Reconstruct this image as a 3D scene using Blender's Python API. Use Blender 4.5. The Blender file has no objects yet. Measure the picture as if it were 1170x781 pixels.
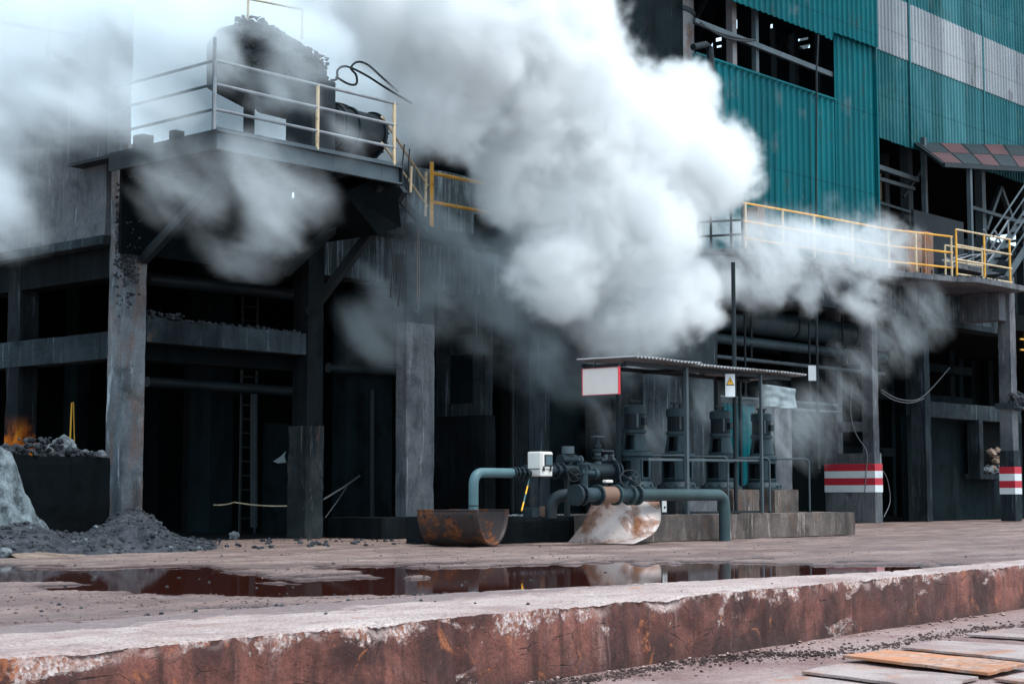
import bpy, bmesh, math, random
from mathutils import Vector, Matrix, noise as mnoise
R = math.radians
C = bpy.context.scene.collection
sc = bpy.context.scene

# ---------------------------------------------------------------- camera
F_PX = 1914.0; W0, H0 = 1170.0, 781.0
CAM_Z = 0.8; PITCH = R(5.14); PHI = R(41.7)
cam_d = bpy.data.cameras.new('camera'); cam = bpy.data.objects.new('camera', cam_d); C.objects.link(cam)
cam.location = (0, 0, CAM_Z); cam.rotation_euler = (R(90)+PITCH, 0, PHI-R(90))
cam_d.sensor_width = 36.0; cam_d.lens = 36.0*F_PX/W0; cam_d.clip_end = 3000; cam_d.clip_start = 0.1
sc.camera = cam
_f = Vector((math.cos(PHI)*math.cos(PITCH), math.sin(PHI)*math.cos(PITCH), math.sin(PITCH)))
_r = Vector((math.sin(PHI), -math.cos(PHI), 0)); _u = _r.cross(_f)
def ray(px, py): return _f + _r*((px-W0/2)/F_PX) + _u*((H0/2-py)/F_PX)
O = Vector((0, 0, CAM_Z))
def onY(px, py, Y): d = ray(px, py); return O + d*(Y/d.y)
def onX(px, py, X): d = ray(px, py); return O + d*(X/d.x)
def onZ(px, py, Z): d = ray(px, py); return O + d*((Z-CAM_Z)/d.z)
def proj(v):
    q = Vector(v)-O; z = q.dot(_f); return (W0/2+F_PX*q.dot(_r)/z, H0/2-F_PX*q.dot(_u)/z, z)
# ---------------------------------------------------------------- mesh helpers
class MB:
    def __init__(s): s.v = []; s.f = []
    def add(s, vs, fs):
        n = len(s.v); s.v += [tuple(v) for v in vs]; s.f += [tuple(i+n for i in f) for f in fs]; return s
    def box(s, x0, x1, y0, y1, z0, z1):
        if x0 > x1: x0, x1 = x1, x0
        if y0 > y1: y0, y1 = y1, y0
        if z0 > z1: z0, z1 = z1, z0
        return s.add([(x0,y0,z0),(x1,y0,z0),(x1,y1,z0),(x0,y1,z0),(x0,y0,z1),(x1,y0,z1),(x1,y1,z1),(x0,y1,z1)],
                     [(0,3,2,1),(4,5,6,7),(0,1,5,4),(1,2,6,5),(2,3,7,6),(3,0,4,7)])
    def bar(s, a, b, w, h, up=(0,0,1)):
        a, b = Vector(a), Vector(b); d = (b-a).normalized(); up = Vector(up)
        if abs(d.dot(up)) > 0.98: up = Vector((1,0,0))
        x = d.cross(up).normalized()*(w/2); y = x.normalized().cross(d).normalized()*(h/2)
        vs = [a-x-y, a+x-y, a+x+y, a-x+y, b-x-y, b+x-y, b+x+y, b-x+y]
        return s.add(vs, [(0,1,2,3),(7,6,5,4),(0,4,5,1),(1,5,6,2),(2,6,7,3),(3,7,4,0)])
    def tube(s, pts, r, n=10, cap=True):
        pts = [Vector(p) for p in pts]; rr = r if isinstance(r, (list, tuple)) else [r]*len(pts)
        t0 = (pts[1]-pts[0]).normalized(); ref = Vector((0,0,1)) if abs(t0.z) < .9 else Vector((1,0,0))
        u = t0.cross(ref).normalized(); rings = []
        for i, p in enumerate(pts):
            t = (pts[min(i+1, len(pts)-1)]-pts[max(i-1, 0)]).normalized()
            u = (u - t*u.dot(t)).normalized(); w = t.cross(u)
            rings.append([p+(u*math.cos(2*math.pi*k/n)+w*math.sin(2*math.pi*k/n))*rr[i] for k in range(n)])
        vs = [v for q in rings for v in q]; fs = []
        for i in range(len(pts)-1):
            for k in range(n):
                a = i*n+k; b = i*n+(k+1) % n; fs.append((a, b, b+n, a+n))
        if cap: fs.append(tuple(range(n-1, -1, -1))); fs.append(tuple((len(pts)-1)*n+k for k in range(n)))
        return s.add(vs, fs)
    def cyl(s, a, b, r, n=20): return s.tube([a, b], r, n)
    def lathe(s, c, prof, n=28, skip=None):
        c = Vector(c); vs = []; fs = []
        for z, r in prof:
            for k in range(n):
                a = 2*math.pi*k/n; vs.append(c+Vector((r*math.cos(a), r*math.sin(a), z)))
        for i in range(len(prof)-1):
            for k in range(n):
                if skip and skip(i, k): continue
                a = i*n+k; b = i*n+(k+1) % n; fs.append((a, b, b+n, a+n))
        return s.add(vs, fs)
    def prism(s, poly, d):
        d = Vector(d); n = len(poly); vs = [Vector(p) for p in poly]+[Vector(p)+d for p in poly]
        return s.add(vs, [tuple(range(n-1, -1, -1)), tuple(range(n, 2*n))]+[(i, (i+1) % n, n+(i+1) % n, n+i) for i in range(n)])
    def rock(s, c, r, rng, sq=(1,1,.7)):
        vs = []; 
        base = [(0,0,1),(.89,0,.45),(.28,.85,.45),(-.72,.53,.45),(-.72,-.53,.45),(.28,-.85,.45),(.72,.53,-.45),(-.28,.85,-.45),(-.89,0,-.45),(-.28,-.85,-.45),(.72,-.53,-.45),(0,0,-1)]
        fs = [(0,1,2),(0,2,3),(0,3,4),(0,4,5),(0,5,1),(1,6,2),(2,7,3),(3,8,4),(4,9,5),(5,10,1),(6,7,2),(7,8,3),(8,9,4),(9,10,5),(10,6,1),(11,7,6),(11,8,7),(11,9,8),(11,10,9),(11,6,10)]
        a = rng.random()*6.28; ca, sa = math.cos(a), math.sin(a)
        for x, y, z in base:
            k = r*rng.uniform(.65, 1.25); x, y, z = x*k*sq[0], y*k*sq[1], z*k*sq[2]
            vs.append((c[0]+x*ca-y*sa, c[1]+x*sa+y*ca, c[2]+z))
        return s.add(vs, fs)
    def build(s, name, mat, parent=None, smooth=False, bevel=0.0, solid=0.0):
        me = bpy.data.meshes.new(name); off = parent_loc(parent)
        me.from_pydata([tuple(Vector(v)-off) for v in s.v], [], s.f)
        if not solid:
            bm = bmesh.new(); bm.from_mesh(me); bmesh.ops.recalc_face_normals(bm, faces=bm.faces); bm.to_mesh(me); bm.free()
        me.materials.append(mat)
        if smooth:
            me.shade_smooth()
            try: me.set_sharp_from_angle(angle=R(38))
            except Exception: pass
        o = bpy.data.objects.new(name, me); C.objects.link(o)
        if parent: o.parent = parent
        if solid: m = o.modifiers.new('s', 'SOLIDIFY'); m.thickness = solid; m.offset = 0
        if bevel: m = o.modifiers.new('b', 'BEVEL'); m.width = bevel; m.segments = 2; m.limit_method = 'ANGLE'; m.angle_limit = R(40)
        return o
def parent_loc(p):
    v = Vector((0,0,0))
    while p is not None: v += p.location; p = p.parent
    return v
def thing(name, label, cat, loc=(0,0,0), group=None):
    o = bpy.data.objects.new(name, None); C.objects.link(o); o.location = loc; o.empty_display_size = .2
    o['label'] = label; o['category'] = cat
    if group: o['group'] = group
    return o
def tag(o, label, cat, group=None, kind=None):
    if kind != 'structure' or label: o['label'] = label; o['category'] = cat
    if group: o['group'] = group
    if kind: o['kind'] = kind
    return o
def struct(o): o['kind'] = 'structure'; return o
def copy_tree(o, parent=None):
    c = o.copy(); C.objects.link(c); c.parent = parent
    for ch in [x for x in C.objects if x.parent == o]: copy_tree(ch, c)
    return c
def arc(c, r, a0, a1, u, w, n=8):
    c, u, w = Vector(c), Vector(u), Vector(w)
    return [c+(u*math.cos(a0+(a1-a0)*i/n)+w*math.sin(a0+(a1-a0)*i/n))*r for i in range(n+1)]
def elbow(p0, corner, p1, r, n=8):
    """pipe centre line p0 -> corner -> p1 with a bend of radius r"""
    p0, q, p1 = Vector(p0), Vector(corner), Vector(p1); a = (p0-q).normalized(); b = (p1-q).normalized()
    s0, s1 = q+a*r, q+b*r; out = [p0]
    for i in range(n+1):
        t = i/n; out.append(s0.lerp(q, t).lerp(q.lerp(s1, t), t))
    return out+[p1]
def sag(a, b, d, n=14):
    a, b = Vector(a), Vector(b); return [a.lerp(b, i/n)-Vector((0,0,d*4*(i/n)*(1-i/n))) for i in range(n+1)]
def rough_box(x0, x1, y0, y1, z0, z1, step, amp, name, mat, parent, seed=0, chip=0.0, fr=3.0):
    """a concrete block whose faces are slightly uneven and whose edges are chipped"""
    bm = bmesh.new(); 
    nx = max(1, int((x1-x0)/step)); ny = max(1, int((y1-y0)/step)); nz = max(1, int((z1-z0)/step))
    bmesh.ops.create_cube(bm, size=1.0)
    bm.free()
    m = MB(); idx = {}
    def vid(i, j, k):
        if (i, j, k) not in idx:
            p = Vector((x0+(x1-x0)*i/nx, y0+(y1-y0)*j/ny, z0+(z1-z0)*k/nz))
            q = p*fr+Vector((seed, seed, seed)); d = Vector((mnoise.noise(q), mnoise.noise(q+Vector((9,0,0))), mnoise.noise(q+Vector((0,9,0)))))*amp*.7
            q2 = p*fr*3.1; d += Vector((mnoise.noise(q2), mnoise.noise(q2+Vector((5,0,0))), mnoise.noise(q2+Vector((0,5,0)))))*amp*.5
            e = (i in (0, nx))+(j in (0, ny))+(k == nz)
            if e >= 2 and chip:
                cv = max(0, mnoise.noise(p*2.3+Vector((seed, 1, 2)))-.05)*chip + max(0, mnoise.noise(p*7)-.1)*chip*.5
                if k == nz: d.z -= cv*.7
                if j == 0: d.y += cv
                if j == ny: d.y -= cv
                if i == 0: d.x += cv*.6
                if i == nx: d.x -= cv*.6
            if k == 0: d.z = 0
            idx[(i, j, k)] = len(m.v); m.v.append(tuple(p+d))
        return idx[(i, j, k)]
    for i in range(nx):
        for j in range(ny):
            m.f.append((vid(i,j,nz), vid(i+1,j,nz), vid(i+1,j+1,nz), vid(i,j+1,nz))); m.f.append((vid(i,j,0), vid(i,j+1,0), vid(i+1,j+1,0), vid(i+1,j,0)))
    for i in range(nx):
        for k in range(nz):
            m.f.append((vid(i,0,k), vid(i+1,0,k), vid(i+1,0,k+1), vid(i,0,k+1))); m.f.append((vid(i,ny,k), vid(i,ny,k+1), vid(i+1,ny,k+1), vid(i+1,ny,k)))
    for j in range(ny):
        for k in range(nz):
            m.f.append((vid(0,j,k), vid(0,j,k+1), vid(0,j+1,k+1), vid(0,j+1,k))); m.f.append((vid(nx,j,k), vid(nx,j+1,k), vid(nx,j+1,k+1), vid(nx,j,k+1)))
    return m.build(name, mat, parent)

# ---------------------------------------------------------------- materials
class NT:
    def __init__(s, name):
        s.m = bpy.data.materials.new(name); s.m.use_nodes = True; s.nt = s.m.node_tree
        s.b = s.nt.nodes['Principled BSDF']; s.g = s.nt.nodes.new('ShaderNodeNewGeometry')
    def n(s, t): return s.nt.nodes.new(t)
    def l(s, a, b): s.nt.links.new(a, b)
    def pos(s, sc=(1,1,1), off=(0,0,0)):
        q = s.n('ShaderNodeMapping'); s.l(s.g.outputs['Position'], q.inputs[0]); q.inputs['Scale'].default_value = sc; q.inputs['Location'].default_value = off; return q.outputs[0]
    def noise(s, sc=1.0, det=6, rg=.6, vec=None, dist=0.0):
        q = s.n('ShaderNodeTexNoise'); q.inputs['Scale'].default_value = sc; q.inputs['Detail'].default_value = det; q.inputs['Roughness'].default_value = rg; q.inputs['Distortion'].default_value = dist
        s.l(vec if vec is not None else s.g.outputs['Position'], q.inputs['Vector']); return q.outputs[0]
    def ramp(s, f, stops):
        q = s.n('ShaderNodeValToRGB'); s.l(f, q.inputs[0]); e = q.color_ramp.elements
        while len(e) < len(stops): e.new(.5)
        for k, (p, c) in enumerate(stops):
            e[k].position = p; e[k].color = (*c, 1) if isinstance(c, tuple) else (c, c, c, 1)
        return q.outputs[0]
    def mix(s, f, a, b):
        q = s.n('ShaderNodeMix'); q.data_type = 'RGBA'
        for v, i in ((f, 0), (a, 6), (b, 7)):
            if isinstance(v, (int, float)): q.inputs[i].default_value = v
            elif isinstance(v, tuple): q.inputs[i].default_value = (*v, 1)
            else: s.l(v, q.inputs[i])
        return q.outputs[2]
    def math(s, op, a, b=0.0):
        q = s.n('ShaderNodeMath'); q.operation = op; q.use_clamp = True
        for i, v in enumerate((a, b)):
            if isinstance(v, (int, float)): q.inputs[i].default_value = v
            else: s.l(v, q.inputs[i])
        return q.outputs[0]
    def bump(s, h, st=.3, d=.02, prev=None):
        q = s.n('ShaderNodeBump'); q.inputs['Strength'].default_value = st; q.inputs['Distance'].default_value = d; s.l(h, q.inputs['Height'])
        if prev is not None: s.l(prev, q.inputs['Normal'])
        return q.outputs[0]
    def fin(s, col, rough=.8, metal=0.0, normal=None, spec=.5):
        for v, k in ((col, 'Base Color'), (rough, 'Roughness'), (metal, 'Metallic'), (spec, 'Specular IOR Level')):
            if isinstance(v, (int, float)): s.b.inputs[k].default_value = v
            elif isinstance(v, tuple): s.b.inputs[k].default_value = (*v, 1)
            else: s.l(v, s.b.inputs[k])
        if normal is not None: s.l(normal, s.b.inputs['Normal'])
        return s.m
def concrete(name, light, dark, soot=.5, white=.0, rust=.0, off=0.0, board=0.0, streak=7.0, orange=None, k=.13):
    tn = .80 if k < .5 else .97  # teal cast of the shadows put into the colour of the darker concretes
    light = (light[0]*k*tn, light[1]*k, light[2]*k*(1.06 if k < .5 else 1.0)); dark = (dark[0]*k*tn*.92, dark[1]*k, dark[2]*k*1.08)
    t = NT(name); p = t.pos(off=(off, off, off))
    big = t.noise(.55, 8, .65, p); c = t.mix(t.ramp(big, [(.35, 0.0), (.65, 1.0)]), dark, light)
    st = t.noise(1.0, 7, .6, t.pos((streak*.45, streak*.45, .30), (off, 0, off)), 1.1)
    d2 = tuple(x*.22 for x in dark)
    c = t.mix(t.ramp(st, [(.60-soot*.22, 0.0), (.86-soot*.18, .85)]), c, d2)
    if white:
        ws = t.noise(1.0, 8, .7, t.pos((streak*1.4, streak*1.4, .6), (3+off, 0, 0)), .6)
        c = t.mix(t.ramp(ws, [(.66-white*.2, 0.0), (.74-white*.15, .8)]), c, tuple(min(.7, x*2.4+.03) for x in light))
    if rust:
        rs = t.noise(1.3, 7, .65, t.pos((1.5, 1.5, .5), (11+off, 0, 4)), .3)
        c = t.mix(t.ramp(rs, [(.66-rust*.2, 0.0), (.78-rust*.15, .85)]), c, (.17, .085, .05))
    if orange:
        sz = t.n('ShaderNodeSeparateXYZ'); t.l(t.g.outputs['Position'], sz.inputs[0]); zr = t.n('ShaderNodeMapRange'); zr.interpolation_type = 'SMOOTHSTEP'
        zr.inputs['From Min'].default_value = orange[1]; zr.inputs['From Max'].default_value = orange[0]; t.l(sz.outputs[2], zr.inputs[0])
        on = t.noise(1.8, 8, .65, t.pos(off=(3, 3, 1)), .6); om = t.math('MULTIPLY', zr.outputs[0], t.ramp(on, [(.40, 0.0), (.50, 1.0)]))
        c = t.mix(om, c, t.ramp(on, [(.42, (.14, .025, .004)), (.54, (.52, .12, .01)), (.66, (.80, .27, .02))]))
    g = t.noise(26, 8, .75, p); c = t.mix(t.ramp(g, [(.3, .45), (.62, 0.0)]), c, d2)
    pit = t.n('ShaderNodeTexVoronoi'); pit.inputs['Scale'].default_value = 9; t.l(t.pos((1, 1, .8), (off, 0, 0)), pit.inputs['Vector'])
    hi = t.math('ADD', t.math('MULTIPLY', g, .6), t.math('MULTIPLY', t.ramp(pit.outputs[0], [(.03, 0.0), (.12, 1.0)]), .25))
    nrm = t.bump(hi, .35, .02); nrm = t.bump(t.noise(2.2, 7, .6, p), .3, .05, nrm)
    # horizontal pour lines and blotchy damp areas
    bl = t.noise(1.5, 9, .68, t.pos((1, 1, .75), (off*2, 1, 4)), .5); c = t.mix(t.ramp(bl, [(.50, 0.0), (.66, .75)]), c, tuple(x*.4 for x in dark))
    if board:
        w = t.n('ShaderNodeTexWave'); w.bands_direction = 'X'; w.inputs['Scale'].default_value = board; w.inputs['Distortion'].default_value = .3
        t.l(t.pos((1, 1, .02)), w.inputs[0]); nrm = t.bump(t.ramp(w.outputs[1], [(0.0, 0.0), (.08, 1.0)]), .5, .02, nrm)
    return t.fin(c, t.ramp(big, [(.3, .85), (.7, 1.0)]), 0, nrm, .08 if k < .5 else .25)
def paint(name, col, rough=.5, rust=.3, metal=.0, rcol=(.16, .06, .025), grime=.4, sc=3.0, var=.25, bump=.25):
    t = NT(name)
    n0 = t.noise(sc*.5, 6, .6); c = t.mix(t.ramp(n0, [(.3, 0.0), (.7, 1.0)]), tuple(x*(1-var) for x in col), tuple(min(1, x*(1+var)) for x in col))
    g = t.noise(1.0, 7, .65, t.pos((sc*2, sc*2, sc*.35), (2, 5, 1)), .4)
    c = t.mix(t.ramp(g, [(.75-grime*.4, 0.0), (.9-grime*.2, .8)]), c, tuple(x*.2 for x in col))
    r = t.noise(sc*1.6, 9, .7, t.pos((1, 1, .7), (8, 1, 3)), .3); rm = t.ramp(r, [(.70-rust*.35, 0.0), (.735-rust*.33, .6), (.86-rust*.3, 1.0)])
    r2 = t.noise(sc*9, 6, .7); rc = t.mix(t.ramp(r2, [(.35, 0.0), (.65, 1.0)]), tuple(x*.3 for x in rcol), tuple(min(1, x*1.35) for x in rcol))
    fl = t.noise(sc*14, 7, .75, t.pos(off=(2, 7, 1))); c = t.mix(t.ramp(fl, [(.60, 0.0), (.68, min(.8, rust*1.3+.1))]), c, tuple(x*.6 for x in rcol))
    c = t.mix(rm, c, rc)
    return t.fin(c, t.mix(rm, (rough,)*3, (.85,)*3), t.math('MULTIPLY', t.math('SUBTRACT', 1.0, rm), metal), t.bump(t.math('ADD', t.math('MULTIPLY', r2, .4), rm), bump, .01), .18 if max(col) < .1 else .4)
# ---------------------------------------------------------------- materials in use
M = {}
M['conc_dark'] = concrete('sooty concrete', (.115, .125, .14), (.035, .042, .05), soot=.75, white=.12)
M['conc_mid'] = concrete('weathered concrete', (.24, .25, .27), (.085, .093, .105), soot=.5, white=.4, rust=.15, off=3, k=.23)
M['conc_scorch'] = concrete('scorched rust stained concrete', (.28, .26, .26), (.07, .07, .075), soot=.75, white=.35, rust=.55, off=31, k=.30, streak=3)
M['conc_pale'] = concrete('pale board marked concrete', (.34, .34, .36), (.15, .155, .17), soot=.4, white=.35, off=7, streak=9, k=.50)
M['conc_worn'] = concrete('worn column concrete', (.30, .31, .33), (.08, .088, .10), soot=.35, white=.55, rust=.8, off=5, k=.75, streak=2.6)
M['conc_plinth'] = concrete('stained plinth concrete', (.38, .30, .265), (.15, .11, .095), soot=.62, white=.5, rust=.5, off=1, streak=4.5, k=.55)
M['conc_fascia'] = concrete('streaked fascia concrete', (.22, .23, .245), (.06, .068, .075), soot=.75, white=.75, off=13, streak=10, k=.34)
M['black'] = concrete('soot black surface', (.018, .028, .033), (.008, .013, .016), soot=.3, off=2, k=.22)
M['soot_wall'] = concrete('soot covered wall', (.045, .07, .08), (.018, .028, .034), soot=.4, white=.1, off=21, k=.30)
M['steel_dark'] = paint('dark sooty steel', (.016, .022, .026), .55, .15, .2)
M['steel_grey'] = paint('grey weathered steel', (.065, .085, .097), .5, .15, .2)
M['pump_grey'] = paint('grey blue pump enamel', (.026, .046, .056), .5, .06, .0, grime=.75, sc=2.5)
M['pump_black'] = paint('dark motor enamel', (.010, .018, .023), .45, .1, .0, grime=.3)
M['pipe_teal'] = paint('grey green pipe paint', (.036, .062, .067), .5, .22, .0, grime=.45, sc=2.0)
M['pipe_bluish'] = paint('pale teal pipe paint', (.055, .115, .13), .5, .2, 0, grime=.4)
M['pipe_dark'] = paint('dark pipe paint', (.014, .022, .027), .45, .15, 0, grime=.4)
M['rail_yellow'] = paint('worn yellow railing paint', (.68, .33, .035), .5, .32, 0, rcol=(.12, .08, .06), grime=.35, sc=6)
M['rail_fade'] = paint('faded cream railing paint', (.55, .42, .26), .5, .35, 0, rcol=(.13, .09, .07), grime=.35, sc=6)
M['rail_grey'] = paint('pale grey railing paint', (.20, .22, .24), .5, .35, 0, rcol=(.14, .09, .07), grime=.35, sc=5)
M['rail_black'] = paint('black railing steel', (.03, .036, .042), .5, .2, 0)
M['white_paint'] = paint('dirty white enamel', (.66, .63, .58), .45, .12, 0, grime=.35, sc=4, var=.08)
M['white_board'] = paint('dirty white board', (.74, .66, .61), .5, .0, 0, grime=.3, sc=3, var=.06, bump=.05)
M['red_paint'] = paint('red enamel', (.50, .022, .035), .5, .05, 0, grime=.2, var=.12)
M['stripe_white'] = paint('white stripe paint', (.60, .64, .66), .6, .03, 0, grime=.2, var=.08, bump=.1)
M['stripe_red'] = paint('red stripe paint', (.42, .018, .035), .6, .03, 0, grime=.2, var=.1, bump=.1)
M['yellow'] = paint('warning yellow', (.80, .40, .02), .5, .02, 0, grime=.1, var=.05, bump=0)
M['rust_plate'] = paint('rusting painted plate', (.46, .39, .37), .55, .62, .3, rcol=(.20, .075, .03), grime=.5, sc=1.6, var=.25)
M['rust_trough'] = paint('rusty trough steel', (.045, .034, .034), .5, .6, .3, rcol=(.20, .065, .02), grime=.4, sc=2.2)
M['rust_brown'] = paint('rust brown plate', (.17, .095, .065), .6, .5, 0, rcol=(.24, .10, .045), grime=.6, sc=1.5)
M['silo'] = paint('sooty brown steel shell', (.13, .125, .13), .55, .42, 0, rcol=(.15, .085, .06), grime=.7, sc=1.0)
M['glass_dark'] = paint('dark window film', (.05, .09, .11), .15, .0, 0, grime=.1, bump=0)
M['rubber'] = paint('black rubber', (.015, .017, .019), .5, .0, 0, bump=0)
M['cable'] = paint('dusty cable sheath', (.10, .11, .12), .6, .1, 0)
M['cloth'] = paint('dusty white sheet', (.26, .32, .34), .6, .0, 0, grime=.5, sc=2)
M['orange'] = paint('orange rusted slab', (.40, .165, .08), .65, .62, 0, rcol=(.40, .27, .22), grime=.3, sc=2.2)

def teal_mat(name, col, fade, amt, band=None):
    t = NT(name)
    big = t.noise(.22, 7, .62, t.pos((1, 1, .55)), .6)
    c = t.mix(t.ramp(big, [(.42, 0.0), (.68, amt)]), col, fade)
    sh = t.n('ShaderNodeTexWhiteNoise'); sh.noise_dimensions = '1D'
    fl = t.n('ShaderNodeMath'); fl.operation = 'FLOOR'; sx = t.n('ShaderNodeSeparateXYZ'); t.l(t.g.outputs['Position'], sx.inputs[0])
    ml = t.n('ShaderNodeMath'); ml.operation = 'MULTIPLY'; ml.inputs[1].default_value = 1.15; t.l(sx.outputs[0], ml.inputs[0]); t.l(ml.outputs[0], fl.inputs[0]); t.l(fl.outputs[0], sh.inputs['W'])
    c = t.mix(t.ramp(sh.outputs[0], [(0.0, 0.0), (1.0, .5)]), c, tuple(x*.42 for x in col))
    st = t.noise(1.0, 7, .65, t.pos((9, 9, .25)), .3)
    c = t.mix(t.ramp(st, [(.52, 0.0), (.75, .55)]), c, tuple(x*.35+.01 for x in col))
    gr = t.noise(1.1, 8, .7, t.pos((1, 1, .6), (5, 0, 0)), .5)
    c = t.mix(t.ramp(gr, [(.58, 0.0), (.72, .4)]), c, (.16, .17, .17))
    sc2 = t.n('ShaderNodeTexNoise'); sc2.inputs['Scale'].default_value = 1; sc2.inputs['Detail'].default_value = 9; sc2.inputs['Roughness'].default_value = .72; t.l(t.pos((1.3, 1.3, .5), (3, 3, 9)), sc2.inputs['Vector'])
    c = t.mix(t.ramp(sc2.outputs[0], [(.60, 0.0), (.70, .7)]), c, (.045, .04, .036))
    lap = t.n('ShaderNodeMath'); lap.operation = 'FRACT'; mz = t.n('ShaderNodeMath'); mz.operation = 'MULTIPLY'; mz.inputs[1].default_value = .42; t.l(sx.outputs[2], mz.inputs[0]); t.l(mz.outputs[0], lap.inputs[0])
    c = t.mix(t.ramp(lap.outputs[0], [(0.0, .55), (.022, 0.0)]), c, tuple(x*.2 for x in col))
    return t.fin(c, .6, 0, t.bump(t.noise(1.2, 5, .6), .35, .06), .1)
M['teal'] = teal_mat('teal sheet cladding', (.0003, .095, .115), (.002, .17, .19), .6)
M['teal_old'] = teal_mat('faded teal sheet cladding', (.010, .105, .12), (.09, .25, .275), .85)
M['white_sheet'] = teal_mat('weathered white sheet cladding', (.26, .29, .315), (.46, .48, .50), .8)
M['slope_red'] = paint('faded red roof sheet', (.075, .028, .03), .5, .1, 0, grime=.5)

def ground_mat():
    t = NT('wet reddish yard')
    big = t.noise(.35, 8, .6, t.pos((.45, 1.2, 1)), .5)
    c = t.mix(t.ramp(big, [(.36, 0.0), (.62, 1.0)]), (.185, .095, .085), (.40, .265, .225))
    n2 = t.noise(1.6, 10, .7, t.pos((.6, 1.5, 1)), .3)
    c = t.mix(t.ramp(n2, [(.52, 0.0), (.76, .6)]), c, (.085, .042, .040))
    n4 = t.noise(.8, 8, .65, t.pos((.35, 1.6, 1), (7, 2, 0)), .3)
    c = t.mix(t.ramp(n4, [(.55, 0.0), (.70, .65)]), c, (.56, .43, .38))
    dd = t.n('ShaderNodeVectorMath'); dd.operation = 'DOT_PRODUCT'; dd.inputs[1].default_value = (-.0715, 1, 0); t.l(t.g.outputs['Position'], dd.inputs[0])
    fr = t.n('ShaderNodeMapRange'); fr.inputs['From Min'].default_value = 10; fr.inputs['From Max'].default_value = 15.5; t.l(dd.outputs['Value'], fr.inputs[0])
    c = t.mix(t.math('MULTIPLY', fr.outputs[0], .62), c, t.mix(t.ramp(n2, [(.42, 0.0), (.6, 1.0)]), (.52, .40, .335), (.25, .165, .14)))
    cr = t.noise(9, 9, .8, t.pos((.8, 1.3, 1), (1, 1, 1))); c = t.mix(t.ramp(cr, [(.52, 0.0), (.66, .6)]), c, (.085, .05, .05))
    # wet where the ground lies low
    sx = t.n('ShaderNodeSeparateXYZ'); t.l(t.g.outputs['Position'], sx.inputs[0])
    mr = t.n('ShaderNodeMapRange'); mr.inputs['From Min'].default_value = -.030; mr.inputs['From Max'].default_value = -.002; t.l(sx.outputs[2], mr.inputs[0])
    wet = mr.outputs[0]
    c = t.mix(wet, (.05, .026, .026), c)
    g = t.noise(34, 9, .85); c = t.mix(t.ramp(g, [(.40, .85), (.53, 0.0)]), c, (.055, .034, .033)); g9 = t.noise(60, 6, .8, t.pos(off=(3, 1, 2))); c = t.mix(t.ramp(g9, [(.56, 0.0), (.66, .55)]), c, (.60, .50, .46))
    vo = t.n('ShaderNodeTexVoronoi'); vo.inputs['Scale'].default_value = 14; vo.feature = 'F1'; t.l(t.g.outputs['Position'], vo.inputs['Vector'])
    pe = t.ramp(vo.outputs[0], [(.08, 1.0), (.22, 0.0)])
    nrm = t.bump(t.math('ADD', g, t.math('MULTIPLY', pe, .35)), .9, .02)
    nrm = t.bump(n2, .5, .05, nrm)
    return t.fin(c, t.mix(wet, (.22,)*3, t.ramp(n2, [(.4, .55), (.7, .8)])), 0, nrm, .4)
M['ground'] = ground_mat()
def water_mat():
    t = NT('dark red puddle water')
    return t.fin((.05, .013, .009), .035, 0, t.bump(t.noise(5, 3, .5, t.pos((1, 2.2, 1))), .035, .01), .5)
M['water'] = water_mat()
LOW_ = -.49
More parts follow.
